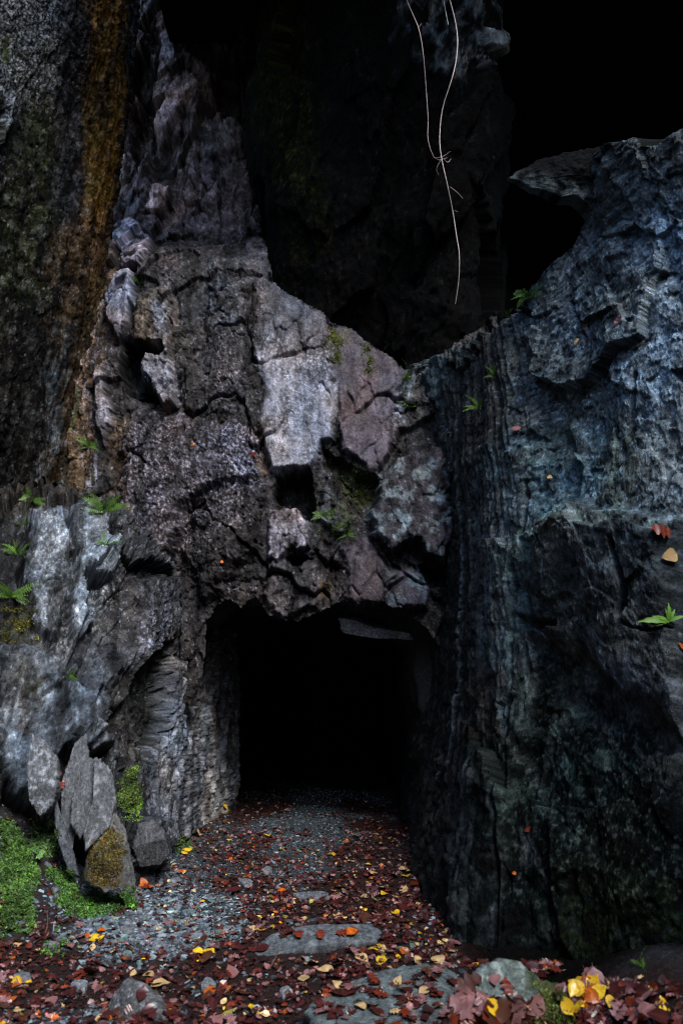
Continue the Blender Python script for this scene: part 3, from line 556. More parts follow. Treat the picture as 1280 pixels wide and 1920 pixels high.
# the dark hall behind: floor, back wall and roof sheet, its unseen front edge shaped to block sun
def sheet(name, prof, x0, x1, nx, ns, amp, col, seed):
    p = np.array(prof, float); d = np.concatenate([[0], np.cumsum(np.hypot(*np.diff(p, axis=0).T))]); q = np.linspace(0, d[-1], ns)
    yy = np.interp(q, d, p[:, 0]); zz = np.interp(q, d, p[:, 1]); xx = np.linspace(x0, x1, nx)
    Xg, Qg = np.meshgrid(xx, q, indexing='ij'); Pg = np.stack([Xg, np.broadcast_to(yy, Xg.shape), np.broadcast_to(zz, Xg.shape)], -1).copy()
    n1 = fbm(Xg * 0.7, Qg * 0.7, 5, seed); Pg[..., 1] += amp * n1; Pg[..., 2] += amp * fbm(Xg * 0.7 + 9, Qg * 0.7, 5, seed + 1)
    c = np.array(col) * (1 + 0.6 * n1)[..., None]
    return tag(link(name, raw_mesh(name, Pg.reshape(-1, 3), grid_faces(nx, ns), M_ROCK, np.clip(c.reshape(-1, 3), 0.003, 1), 0.1)), kind='structure')
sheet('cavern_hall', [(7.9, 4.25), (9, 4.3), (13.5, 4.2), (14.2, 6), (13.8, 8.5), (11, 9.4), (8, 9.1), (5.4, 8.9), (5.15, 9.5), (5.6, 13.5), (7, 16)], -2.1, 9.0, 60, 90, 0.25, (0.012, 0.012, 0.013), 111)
# unseen walls added round the camera, their height shaped to limit sky light
sheet('unseen_back_wall', [(-8.0, -0.5), (-8.3, 4), (-8.8, 7.0), (-10, 8.5), (-14, 9)], -9, 9, 50, 50, 0.5, (0.05, 0.052, 0.05), 121)
def side_wall(name, prof, y0, y1, seed):
    o = sheet(name, prof, y0, y1, 50, 40, 0.4, (0.045, 0.047, 0.045), seed)
    o.rotation_euler = (0, 0, math.radians(90)); return o
side_wall('unseen_right_wall', [(-4.6, 5.9), (-8.4, 6.2), (-8.9, 9), (-9.4, 13), (-12, 14)], -9, 9.5, 131)
side_wall('unseen_left_wall', [(4.7, -0.5), (4.75, 4), (4.85, 8), (5.0, 11.5), (8, 13)], -9, 3.6, 141)

# ------------------------------------------------------------------ tunnel
yy = np.linspace(7.7, 16, 160)
prof = np.array([(-1.50, -0.2), (-1.52, 1.0), (-1.44, 1.9), (-1.1, 2.2), (-0.2, 2.22), (0.5, 2.15), (0.72, 1.8), (0.78, 1.0), (0.80, -0.2)]); d = np.concatenate([[0], np.cumsum(np.hypot(*np.diff(prof, axis=0).T))])
q = np.linspace(0, d[-1], 140); Yg, Qg = np.meshgrid(yy, q, indexing='ij')
n1 = fbm(Yg * 0.9, Qg * 1.1, 5, 151); f_, _, r_ = facets(Yg, Qg, 0.5, 0.4, 152, 0.12, 0.12)
ctr = np.array((-0.3, 1.1)); px_ = np.interp(Qg, d, prof[:, 0]); pz_ = np.interp(Qg, d, prof[:, 1]); k = 1 - 0.07 * n1 - 0.5 * f_ + 0.30 * sstep(7.95, 7.7, Yg)
V = np.stack([ctr[0] + (px_ - ctr[0]) * k, Yg, ctr[1] + (pz_ - ctr[1]) * k], -1)
c = np.array((0.05, 0.05, 0.05)) * (0.5 + r_)[..., None]
tag(link('tunnel', raw_mesh('tunnel', V.reshape(-1, 3), grid_faces(*Yg.shape), M_ROCK, c.reshape(-1, 3), 0.5)), kind='structure')
sheet('rock_mass', [(17, -1), (17, 12), (17.5, 27)], -12, 12, 20, 20, 0.2, (0.03, 0.03, 0.03), 155)
tag(link('tunnel_end', raw_mesh('tunnel_end', np.array([(-2, 15.9, -.5), (1.5, 15.9, -.5), (1.5, 15.9, 3), (-2, 15.9, 3)]), np.array([[0, 1, 2, 3]]), M_ROCK, np.full((4, 3), 0.03), 0.3)), kind='structure')

# ------------------------------------------------------------------ ground
def ground_h(x, y):
    x = np.asarray(x, float); y = np.asarray(y, float)
    h = 0.05 * fbm(x * 0.9, y * 0.9, 4, 161) + 0.016 * fbm(x * 6, y * 6, 3, 165)
    h = h + 0.58 * sstep(-1.45, -2.3, x + 0.25 * fbm(x, y, 3, 170)) * sstep(4.5, 5.7, y)
    h = h + 0.10 * sstep(-0.9, -1.9, x) * sstep(6.2, 5.0, y)
    h = h + 0.27 * sstep(0.75, 1.35, x) * sstep(4.5, 3.7, y)
    h = h + 0.07 * sstep(0.05, 0.5, x) * sstep(4.6, 4.2, y)
    return h
gx = np.concatenate([np.linspace(-9, -2.6, 30), np.linspace(-2.6, 2.2, 400)[1:], np.linspace(2.2, 9, 30)[1:]])
gy = np.concatenate([np.linspace(-9, 3.0, 40), np.linspace(3.0, 9.5, 460)[1:], np.linspace(9.5, 17, 90)[1:]])
Xg, Yg = np.meshgrid(gx, gy, indexing='ij')
def gravel_amount(x, y):
    g = 0.5 + 0.9 * fbm(x * 1.1 + 3, y * 0.8, 4, 175)
    g = g + 0.55 * np.exp(-((x + 1.15) / 0.45) ** 2 - ((y - 5.2) / 0.9) ** 2) + 0.5 * np.exp(-((x + 0.35) / 0.4) ** 2 - ((y - 8.2) / 2.0) ** 2)
    g = g - 0.5 * np.exp(-((x - 0.4) / 0.45) ** 2 - ((y - 5.2) / 1.3) ** 2) - 0.3 * np.exp(-((x + 0.2) / 0.6) ** 2 - ((y - 4.2) / 0.5) ** 2)
    return sstep(0.38, 0.85, g)
ga = gravel_amount(Xg, Yg); fine = fbm(Xg * 30, Yg * 30, 3, 180, 0.7); w1, w2, *_ = worley(Xg * 26, Yg * 26, 181); cellc = hsh(np.floor(Xg * 33).astype(int), np.floor(Yg * 33).astype(int), 5)
Zg = ground_h(Xg, Yg) + 0.010 * fine + 0.012 * (0.5 - w1)
c = ga[..., None] * np.array((0.055, 0.068, 0.078)) + (1 - ga[..., None]) * np.array((0.026, 0.012, 0.0105))
tq = sstep(0.55, 0.85, Xg)[..., None] * sstep(3.55, 3.9, Yg)[..., None]; c = c * (1 - tq) + np.array((0.007, 0.006, 0.0055)) * tq  # near-black ground colour paints the shade at the right wall's foot
c = c * (0.75 + 0.7 * fine + 0.3 * (0.5 - w1))[..., None]
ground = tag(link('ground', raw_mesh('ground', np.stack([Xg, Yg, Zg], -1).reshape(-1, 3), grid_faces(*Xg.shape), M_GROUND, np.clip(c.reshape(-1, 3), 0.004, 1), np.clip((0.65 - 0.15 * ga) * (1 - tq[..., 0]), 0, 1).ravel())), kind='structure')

def on_ground(px, py):
    r = ray(px, py); t = 2.0
    for _ in range(400):
        p = CAM + r * t
        if p[2] < float(ground_h(p[0], p[1])): break
        t += 0.03
    return CAM + r * t

# ------------------------------------------------------------------ separate rocks
def rock_mesh(name, outline, ax_u, ax_v, ax_w, thick, col, seed, nr=26, nth=110, planes=7, rough=0.05, dome=3.0, back=None, wet=0.45, lichen=None, moss=None):
    """closed stone: outline (u,v) metres in its own plane, bulging along w to both sides, cut by cleavage planes"""
    o = np.array(outline, float); r_ = np.random.default_rng(seed); ctr = o.mean(0); o = o - ctr
    dd = np.concatenate([[0], np.cumsum(np.hypot(*np.diff(np.vstack([o, o[:1]]), axis=0).T))]); q = np.linspace(0, dd[-1], nth, endpoint=False)
    oo = np.vstack([o, o[:1]]); bx = np.interp(q, dd, oo[:, 0]); by = np.interp(q, dd, oo[:, 1])
    size = np.sqrt((o ** 2).sum(1)).mean()
    j = 1 + 0.05 * vn(np.cos(np.arange(nth) / nth * 6.283) * 4 + seed, np.sin(np.arange(nth) / nth * 6.283) * 4, seed) + 0.02 * r_.standard_normal(nth); bx *= j; by *= j
    rr = np.linspace(0, 1, nr + 1)[1:] ** 0.8
    cuts = [(r_.uniform(-0.9, 0.9), r_.uniform(-0.9, 0.9), r_.uniform(0.55, 0.95)) for _ in range(planes)]
    V = []; Cc = []
    def side(sg, th):
        R, T = np.meshgrid(rr, np.arange(nth), indexing='ij'); U = R * bx[T]; W_ = R * by[T]
        D = th * np.sqrt(np.maximum(1 - R ** dome, 0))
        for (gx_, gy_, c0) in cuts: D = np.minimum(D, np.maximum(th * (c0 + gx_ * U / size * 0.6 + gy_ * W_ / size * 0.6), 0.02 * th * (1 - R)))
        nz = fbm(U / size * 2 + seed, W_ / size * 2, 6, seed, 0.66); D = D + rough * size * nz * (1 - R ** 4)
        return U, W_, D * sg, nz
    F = []
    U, W_, D, nz = side(1, thick); n0 = nr * nth
    V.append(np.stack([U, W_, D], -1).reshape(-1, 3)); U2, W2, D2, nz2 = side(-1, back or thick)
    V.append(np.stack([U2[:-1], W2[:-1], D2[:-1]], -1).reshape(-1, 3)); n1_ = n0 + (nr - 1) * nth
    V.append(np.array([[0, 0, D[0].mean()], [0, 0, D2[0].mean()]])); V = np.vstack(V)
    k = np.arange(nth); k2 = (k + 1) % nth
    for r in range(nr - 1):
        F += [(r * nth + a_, (r + 1) * nth + a_, (r + 1) * nth + b_, r * nth + b_) for a_, b_ in zip(k, k2)]
    F += [(n1_, a_, b_) for a_, b_ in zip(k, k2)]
    for r in range(nr - 2):
        F += [(n0 + r * nth + b_, n0 + (r + 1) * nth + b_, n0 + (r + 1) * nth + a_, n0 + r * nth + a_) for a_, b_ in zip(k, k2)]
    F += [(n0 + (nr - 2) * nth + b_, (nr - 1) * nth + b_, (nr - 1) * nth + a_, n0 + (nr - 2) * nth + a_) for a_, b_ in zip(k, k2)]
    F += [(n1_ + 1, n0 + b_, n0 + a_) for a_, b_ in zip(k, k2)]
    u, v = V[:, 0] / size, V[:, 1] / size
    cl = np.array(col) * (1 + 0.5 * fbm(u * 2.5 + seed, v * 2.5, 4, seed + 3))[:, None]
    st = fbm(u * 9 + 0.2 * v, v * 1.5, 4, seed + 4, 0.7); cl = cl * np.exp(0.8 * st + 1.3 * fbm(u * 11, v * 11, 4, seed + 9, 0.7))[:, None]
    if lichen is not None:
        t = sstep(0.08, 0.25, fbm(u * 3 + 7, v * 3, 5, seed + 5, 0.65))[:, None] * 0.8; cl = cl * (1 - t) + np.array(lichen) * t
    if moss is not None:
        mc, f = moss; t = f(u, v)[:, None] * sstep(-0.25, 0.15, fbm(u * 4, v * 4, 4, seed + 6))[:, None]; cl = cl * (1 - t) + np.array(mc) * t
    A = np.stack([ax_u, ax_v, ax_w], 0)
    Wd = (V + np.array([ctr[0], ctr[1], 0])) @ A
    base = Wd.mean(0).copy(); base[2] = Wd[:, 2].min()
    me = raw_mesh(name, Wd - base, F, M_STONE, np.clip(cl, 0.004, 0.8), wet)
    return me, base

VIEW_U = np.array((1.0, 0, 0)); VIEW_V = np.array((0, 0, 1.0)); VIEW_W = np.array((0, -1.0, 0))
def standing_rock(name, label, cat, pts, Y, thick, col, seed, tilt=0.0, yaw=0.0, group=None, parent=None, grow=1.0, **kw):
    gx_, gy_ = np.mean(np.array(pts, float), 0); pts = [(gx_ + (p[0] - gx_) * grow, gy_ + (p[1] - gy_) * grow) for p in pts]
    cy = np.mean([p[1] for p in pts])
    c0 = at(np.mean([p[0] for p in pts]), cy, Y)
    u = np.array((math.cos(yaw), math.sin(yaw), 0)); wv = np.array((math.sin(yaw) * math.cos(tilt), -math.cos(yaw) * math.cos(tilt), math.sin(tilt))); v = np.cross(wv, u)
    out = []
    for p in pts:                                                       # where the outline meets the stone's own plane
        r = ray(*p); t = ((c0 - CAM) @ wv) / (r @ wv); q = CAM + r * t - c0; out.append((q @ u, q @ v))
    me, base = rock_mesh(name, out, u, v, wv, thick, col, seed, **kw)
    o = link(name, me, parent); o.location = Vector(base + c0)
    return tag(o, label, cat, group)
def flat_stone(name, label, cat, pts, h, thick, col, seed, group=None, slope=0.0, **kw):
    c = on_ground(np.mean([p[0] for p in pts]), np.mean([p[1] for p in pts]))
    wv = np.array((0, -math.sin(slope), math.cos(slope))); u = np.array((1.0, 0, 0)); v = np.cross(wv, u); c0 = c + np.array((0, 0, h)); out = []
    for p in pts:
        r = ray(*p); t = ((c0 - CAM) @ wv) / (r @ wv); q = CAM + r * t - c0; out.append((q @ u, q @ v))
    me, base = rock_mesh(name, out, u, v, wv, thick, col, seed, back=0.12, **kw)
    o = link(name, me); o.location = Vector(base + c0); return tag(o, label, cat, group)

SL = (0.15, 0.16, 0.175)
standing_rock('boulder', 'tall pale grey pointed rock at the bottom of the left outcrop, above the dark hollow', 'boulder', [(62, 1378), (80, 1382), (112, 1425), (112, 1480), (100, 1515), (78, 1530), (58, 1505), (52, 1440)], 5.35, 0.16, (0.11, 0.118, 0.13), 201, 0.15, 0.2, dome=5.0, lichen=(0.36, 0.40, 0.45))
for i, (pts, lab, tl, dy) in enumerate([
        ([(142, 1400), (160, 1388), (168, 1440), (150, 1520), (132, 1600), (118, 1560), (118, 1470)], 'narrow grey slate slab leaning left in the cluster of split slabs beside the green moss', 0.25, 0.05),
        ([(160, 1432), (188, 1430), (182, 1480), (168, 1540), (152, 1568), (134, 1545), (138, 1500)], 'middle grey slate slab of the split cluster leaning over the mossy rock', 0.2, -0.02),
        ([(178, 1430), (206, 1448), (216, 1500), (204, 1550), (162, 1588), (160, 1560), (176, 1500)], 'right grey slate slab of the split cluster, its lower tip over the brown mossy rock', 0.15, -0.06)]):
    standing_rock('slate_slab', lab, 'slab', pts, 5.45 + dy, 0.09, (0.10, 0.107, 0.118), 210 + i, tl, 0.25, planes=4, rough=0.03, dome=7.0, grow=1.13, lichen=(0.26, 0.28, 0.3) if i == 2 else None)
standing_rock('slate_slab', 'long dark slate sliver standing under the split slabs, above the green moss bank', 'slab', [(104, 1490), (120, 1540), (140, 1600), (148, 1640), (132, 1640), (112, 1590), (102, 1540)], 5.42, 0.07, (0.085, 0.095, 0.11), 214, 0.1, 0.3)
standing_rock('mossy_boulder', 'brown moss covered boulder with a dripping lower edge at the foot of the split slabs', 'boulder', [(210, 1525), (232, 1560), (246, 1625), (254, 1690), (236, 1695), (222, 1660), (196, 1668), (160, 1650), (168, 1610), (190, 1570)], 5.40, 0.17, (0.10, 0.105, 0.11), 220, 0.1, 0.35, grow=1.12, moss=((0.075, 0.060, 0.018), lambda u, v: 0.95 * sstep(0.75, -0.3, u + 0.2 * v)), rough=0.08)
standing_rock('boulder', 'dark wet rock with a green tinge at the foot of the tunnel jamb', 'boulder', [(258, 1545), (290, 1535), (310, 1560), (318, 1600), (300, 1622), (262, 1625), (246, 1590)], 6.05, 0.18, (0.075, 0.078, 0.085), 222, 0.1, 0.3)
standing_rock('ledge_rock', 'pale blue grey rock ledge jutting into the black cavern above the right wall', 'rock ledge', [(948, 336), (978, 318), (1015, 304), (1060, 292), (1120, 282), (1180, 290), (1230, 330), (1220, 440), (1106, 410), (1075, 378), (1040, 376), (995, 356)], 5.72, 0.22, (0.004, 0.005, 0.006), 230, -0.15, 0.0, planes=16, moss=((0.13, 0.16, 0.17), lambda u, v: 0.9 * sstep(0.0, -0.6, v + 0.3 * u)), rough=0.18, wet=0.2)  # near-black top stands in for roof shade; moss argument only lightens the lower lip
standing_rock('boulder', 'blurred pale grey boulder in the foreground with leaves heaped against it', 'boulder', [(872, 1838), (905, 1808), (935, 1797), (965, 1802), (1000, 1828), (1040, 1870), (1062, 1945), (860, 1960), (840, 1900)], 3.42, 0.17, (0.12, 0.15, 0.145), 240, 0.35, 0.15, planes=14, dome=4.0, lichen=(0.33, 0.40, 0.38), rough=0.10, moss=((0.03, 0.045, 0.012), lambda u, v: 0.85 * sstep(0.0, 0.7, u + 0.3 * v)))
standing_rock('mossy_boulder', 'low green mossy rock right of the pale foreground boulder under yellow leaves', 'boulder', [(1000, 1836), (1040, 1842), (1080, 1862), (1115, 1900), (1130, 1970), (1010, 1970), (990, 1900)], 3.45, 0.16, (0.10, 0.11, 0.08), 241, 0.4, -0.1, moss=((0.045, 0.060, 0.012), lambda u, v: 0.9 + 0 * u))
standing_rock('rounded_rock', 'rust brown rounded rock at lower right below the clump of yellow leaves', 'rock', [(1060, 1868), (1100, 1845), (1150, 1848), (1185, 1880), (1195, 1950), (1070, 1960)], 3.5, 0.15, (0.16, 0.075, 0.025), 242, 0.45, 0.0)
standing_rock('pointed_stone', 'dark pointed stone with a pale face in the bottom left foreground', 'stone', [(200, 1900), (218, 1860), (245, 1834), (268, 1842), (300, 1868), (318, 1912), (300, 1950), (205, 1950)], 3.95, 0.14, (0.075, 0.08, 0.085), 243, 0.4, -0.2, lichen=(0.30, 0.31, 0.36), rough=0.07, planes=9)
flat_stone('slate_slab', 'long flat grey slate slab lying across the middle of the path', 'slab', [(470, 1792), (505, 1752), (560, 1742), (640, 1738), (700, 1732), (716, 1748), (705, 1768), (640, 1776), (560, 1788), (500, 1798)], 0.085, 0.055, (0.085, 0.098, 0.11), 250, slope=0.36, dome=8.0, planes=5, lichen=(0.17, 0.19, 0.21))
flat_stone('slate_slab', 'small pale slate slab half buried in leaves, behind the long slab on the path', 'slab', [(540, 1688), (555, 1675), (610, 1672), (622, 1684), (600, 1696), (560, 1700)], 0.03, 0.025, (0.12, 0.135, 0.15), 251, slope=0.15)
flat_stone('slate_slab', 'wide flat grey green slab covered in leaves in front of the right wall', 'slab', [(570, 1890), (640, 1850), (720, 1820), (800, 1808), (850, 1822), (880, 1870), (860, 1925), (720, 1950), (590, 1940)], 0.10, 0.03, (0.085, 0.105, 0.11), 252, slope=0.12, lichen=(0.15, 0.19, 0.19))
standing_rock('roof_slab', 'pale blue grey slab just visible under the tunnel roof', 'slab', [(634, 1156), (662, 1158), (700, 1172), (770, 1188), (775, 1200), (700, 1194), (640, 1184)], 7.95, 0.10, (0.45, 0.52, 0.58), 260, -0.5, 0.1, rough=0.08)  # slab colour raised to imitate a glint of skylight
k = 0
for (x, y, r, lab) in [(108, 1668, 12, 'small upright pale pebble on the dark soil by the moss bank'), (460, 1655, 15, 'flat bluish stone at the middle of the path'), (500, 1630, 14, 'grey stone between dark leaf litter in mid path'),
                       (150, 1850, 18, 'grey stone among red leaves at lower left'), (40, 1830, 20, 'bluish flat stone by the left edge of the picture'), (300, 1770, 17, 'grey flat stone beside yellow leaves on the left gravel'),
                       (370, 1690, 14, 'pale flat stone on the gravel near the jamb rock'), (430, 1740, 15, 'flat grey stone left of the long slate slab'), (240, 1740, 16, 'grey shard at the edge of the green moss'),
                       (390, 1845, 17, 'flat grey stone in the dark foreground litter'), (540, 1860, 16, 'half buried grey stone behind the wide foreground slab'), (95, 1770, 15, 'grey shard below the moss bank'), (330, 1650, 13, 'small pale shard near the foot of the jamb')]:
    an = np.sort(np.random.default_rng(300 + k).uniform(0, 6.283, 8)); rd = r * np.random.default_rng(330 + k).uniform(0.7, 1.2, 8)
    flat_stone('flat_stone', lab, 'stone', [(x + a_ * math.cos(t), y - 0.5 * a_ * math.sin(t)) for t, a_ in zip(an, rd)], 0.02, 0.02, np.array((0.17, 0.185, 0.205)) * (0.8 + 0.1 * (k % 4)), 400 + k, nr=6, nth=20, planes=3); k += 1

# ------------------------------------------------------------------ hits on the surfaces seen from the viewpoint
bpy.context.view_layer.update()
dg = bpy.context.evaluated_depsgraph_get()
def hit(px, py):
    r = ray(px, py); ok, loc, nor, idx, ob, mx = sc.ray_cast(dg, Vector(CAM), Vector(r).normalized())
    if not ok: return None, None
    if nor.dot(Vector(r)) > 0: nor = -nor
    return loc, nor

# ------------------------------------------------------------------ slate chips
def scatter_mesh(name, mat, shapes, pos, nrm, yaw, size, col, smooth=False):
    """many small pieces joined: shapes = list of (V, F)"""
    Vs, Fs, Cs, n = [], [], [], 0
    pick = rng.integers(0, len(shapes), len(pos))
    up = np.array(nrm, float); up /= np.linalg.norm(up, axis=1, keepdims=True)
    ref = np.where(np.abs(up[:, 2:3]) > 0.9, np.array([[1.0, 0, 0]]), np.array([[0, 0, 1.0]]))
    t1 = np.cross(ref, up); t1 /= np.linalg.norm(t1, axis=1, keepdims=True); t2 = np.cross(up, t1)
    u = t1 * np.cos(yaw)[:, None] + t2 * np.sin(yaw)[:, None]; v = np.cross(up, u)
    for si, (sv_, sf_) in enumerate(shapes):
        idx = np.where(pick == si)[0]
        if not len(idx): continue
        sv_ = np.array(sv_, float); L = sv_[None] * size[idx][:, None, None]
        Wd = L[..., 0:1] * u[idx][:, None] + L[..., 1:2] * v[idx][:, None] + L[..., 2:3] * up[idx][:, None] + pos[idx][:, None]
        nv = len(sv_); base = n + np.arange(len(idx)) * nv
        for f in sf_: Fs += [tuple(int(b + i) for i in f) for b in base]
        Vs.append(Wd.reshape(-1, 3)); Cs.append(np.repeat(col[idx], nv, 0)); n += len(idx) * nv
    return raw_mesh(name, np.vstack(Vs), Fs, mat, np.vstack(Cs), None, smooth)

def chip_shape(seed):
    r_ = np.random.default_rng(seed); n = int(r_.integers(4, 7)); an = np.sort(r_.uniform(0, 6.283, n)); an = np.arange(n) / n * 6.283 + r_.uniform(-0.4, 0.4, n); rd = r_.uniform(0.6, 1.1, n); asp = r_.uniform(0.45, 0.9)
    top = [(rd[i] * math.cos(an[i]), asp * rd[i] * math.sin(an[i]), 0.14 + 0.08 * r_.uniform(-1, 1)) for i in range(n)]; bot = [(x * 1.12, y * 1.12, -0.12) for x, y, _ in top]
    return top + bot, [tuple(range(n))] + [(i, i + n, (i + 1) % n + n, (i + 1) % n) for i in range(n)]
N_CH = 20000
cx_ = rng.uniform(-2.6, 0.75, N_CH * 3); cy_ = 3.4 + 7.5 * rng.uniform(0, 1, N_CH * 3) ** 1.5
gk = gravel_amount(cx_, cy_); keep = rng.uniform(0, 1, len(cx_)) < (0.06 + 0.94 * gk) * np.where(cy_ > 6.6, 0.5, 1) * (1 - sstep(0.5, 0.7, cx_)); cx_, cy_ = cx_[keep][:N_CH], cy_[keep][:N_CH]
cz_ = ground_h(cx_, cy_); n_ = len(cx_)
eps = 0.02; nx_ = -(ground_h(cx_ + eps, cy_) - cz_) / eps; ny_ = -(ground_h(cx_, cy_ + eps) - cz_) / eps
cn = np.stack([nx_ + 0.28 * rng.standard_normal(n_), ny_ + 0.28 * rng.standard_normal(n_), np.ones(n_)], -1)
csz = 0.0095 * np.exp(0.45 * rng.standard_normal(n_)); csz = np.clip(csz * (1 + 0.35 * (cy_ < 5.5) + 0.8 * np.exp(-((cx_ + 1.1) / 0.5) ** 2 - ((cy_ - 5.3) / 0.7) ** 2)), 0.004, 0.045)
ccol = np.array((0.072, 0.092, 0.106))[None] * (1 + 0.45 * np.exp(-((cx_ + 1.1) / 0.6) ** 2 - ((cy_ - 5.2) / 0.8) ** 2))[:, None] * np.exp(0.6 * rng.standard_normal((n_, 1))) * (1 + 0.06 * rng.standard_normal((n_, 3)))
link('gravel', scatter_mesh('gravel', M_CHIP, [chip_shape(500 + i) for i in range(12)], np.stack([cx_, cy_, cz_ + 0.004], -1), cn, rng.uniform(0, 6.28, n_), csz, np.clip(ccol, 0.02, 0.5)))
tag(bpy.data.objects['gravel'], kind='stuff')

# ------------------------------------------------------------------ leaves
def leaf_shape(kind, seed):
    r_ = np.random.default_rng(seed); n = 6 if kind == 'ovate' else 13
    t = np.linspace(0, 1, n)
    if kind == 'ovate': wd = 0.40 * np.sin(np.pi * t ** 0.8) ** 0.85 * (1 - 0.25 * t)
    else: wd = 0.29 * np.sin(np.pi * t ** 1.1) ** 0.6 * (1 + 0.46 * np.cos(t * 2 * np.pi * 3.5))
    wd[0] = 0.012; wd[-1] = 0.012
    bend = r_.uniform(-0.25, 0.45); cup = r_.uniform(-0.2, 0.75); tw = r_.uniform(-0.4, 0.4)
    V = []
    for i in range(n):
        y = t[i] - 0.5; z0 = bend * (y * y) + 0.03 * r_.standard_normal()
        for sg in (-1, 0, 1):
            V.append((sg * wd[i], y, z0 + cup * wd[i] * abs(sg) * 0.6 + sg * tw * y * 0.4 * wd[i] * 2))
    V.append((0.0, -0.72, bend * 0.5)); V.append((0.02, -0.5, bend * 0.25))
    F = []
    for i in range(n - 1):
        a_ = i * 3; F += [(a_, a_ + 1, a_ + 4, a_ + 3), (a_ + 1, a_ + 2, a_ + 5, a_ + 4)]
    F.append((1, len(V) - 2, len(V) - 1))
    V = np.array(V); V[:, 2] -= np.percentile(V[:, 2], 20)
    return V, F
SHAPES = {'ovate': [leaf_shape('ovate', 600 + i) for i in range(6)], 'lobed': [leaf_shape('lobed', 620 + i) for i in range(6)]}
LCOL = {'maroon': (0.048, 0.011, 0.010), 'brown': (0.060, 0.022, 0.013), 'pinkish': (0.20, 0.095, 0.095), 'red': (0.13, 0.022, 0.008), 'orange': (0.36, 0.085, 0.01), 'yellow': (0.62, 0.38, 0.02), 'tan': (0.42, 0.29, 0.14), 'olive': (0.20, 0.19, 0.04)}
names = list(LCOL); probs = np.array([0.50, 0.19, 0.14, 0.07, 0.012, 0.018, 0.045, 0.008]); probs /= probs.sum()

N_L = 12000
lx = rng.uniform(-2.4, 1.6, N_L * 3); ly = 3.3 + 7.0 * rng.uniform(0, 1, N_L * 3) ** 1.6
dens = (0.38 + 0.62 * (1 - gravel_amount(lx, ly))) * np.where(ly > 8.3, 0.35, 1.0) * np.where((lx < -1.45) & (ly > 5.0), 0.2, 1.0)
dens = np.minimum(dens * np.where(ly < 4.9, 0.8, 1) + 0.8 * np.exp(-((lx - 0.40) / 0.25) ** 2) * (ly < 6.5), 1)
keep = rng.uniform(0, 1, len(lx)) < dens; lx, ly = lx[keep][:N_L], ly[keep][:N_L]
lz = ground_h(lx, ly) + rng.uniform(0.006, 0.022, len(lx)); ls = np.clip(0.030 * np.exp(0.35 * rng.standard_normal(len(lx))), 0.016, 0.10)
lc = rng.choice(len(names), len(lx), p=probs)
ls[np.isin(lc, [5])] *= 0.75
lyaw = rng.uniform(0, 6.283, len(lx)); ltilt = np.stack([0.30 * rng.standard_normal(len(lx)), 0.30 * rng.standard_normal(len(lx)) - 0.12, np.ones(len(lx))], -1)
lkind = np.where(np.isin(lc, [5, 6, 7]), 0, rng.integers(0, 2, len(lx)))
# lift leaves that would lie inside the flat stones
P3 = np.stack([lx, ly, lz], -1); ppx, ppy = project(P3)
dsc = ls / np.linalg.norm(P3 - CAM, axis=1) * ((ppx > -15) & (ppx < 1295) & (ppy < 1935))
stone_zone = (sdf([(560, 1890), (640, 1845), (800, 1800), (890, 1820), (1240, 1840), (1240, 2000), (560, 2000)], ppx, ppy) < 0) | (sdf([(465, 1795), (505, 1748), (705, 1728), (720, 1770), (500, 1800)], ppx, ppy) < 0) | (sdf([(195, 1940), (245, 1830), (320, 1900), (320, 1940)], ppx, ppy) < 0)
bare = sdf([(845, 1745), (1320, 1745), (1320, 1850), (1060, 1855), (1050, 1800), (900, 1800), (860, 1790)], ppx, ppy) < 0
order = np.argsort(-dsc * ~bare)
single = np.zeros(len(lx), bool); single[order[:170]] = True
meshes = {}
def leaf_mesh(kind, cname, v):
    key = (kind, cname, v)
    if key not in meshes:
        Vv, Ff = SHAPES[kind][v]; r_ = np.random.default_rng(700 + v); col = np.array(LCOL[cname]) * np.exp(0.25 * r_.standard_normal(len(Vv)))[:, None]
        meshes[key] = raw_mesh('leaf', Vv, Ff, M_LEAF, np.clip(col, 0.01, 0.8))
    return meshes[key]
def place_leaf(kind, cname, v, loc, nor, yaw, size, label, group):
    o = link('leaf', leaf_mesh(kind, cname, v))
    q = Vector(nor).to_track_quat('Z', 'Y') @ Matrix.Rotation(yaw, 4, 'Z').to_quaternion()
    o.rotation_mode = 'QUATERNION'; o.rotation_quaternion = q; o.location = loc; o.scale = (size,) * 3
    return tag(o, label, 'leaf', group)
SHADE = {'maroon': 'dark maroon', 'brown': 'dark brown', 'pinkish': 'pinkish brown', 'red': 'rust red', 'orange': 'bright orange', 'yellow': 'bright yellow', 'tan': 'pale tan', 'olive': 'olive green'}
def zone(px, py):
    if py > 1795:
        if px < 200: return 'left of the dark pointed stone'
        if px < 320: return 'at the dark pointed stone'
        if px < 570: return 'between pointed stone and wide front slab'
        if px < 860: return 'on the wide front slab'
        return 'near the pale boulder' if px < 1060 else 'right of the pale boulder'
    if py > 1700:
        if px < 260: return 'below the green moss bank'
        if px < 470: return 'left of the long path slab'
        return 'by the long path slab' if px < 725 else 'right of the long path slab'
    if px > 620: return 'at the foot of the right wall'
    return 'on the gravel near the jamb' if px < 400 else 'on the middle of the path'
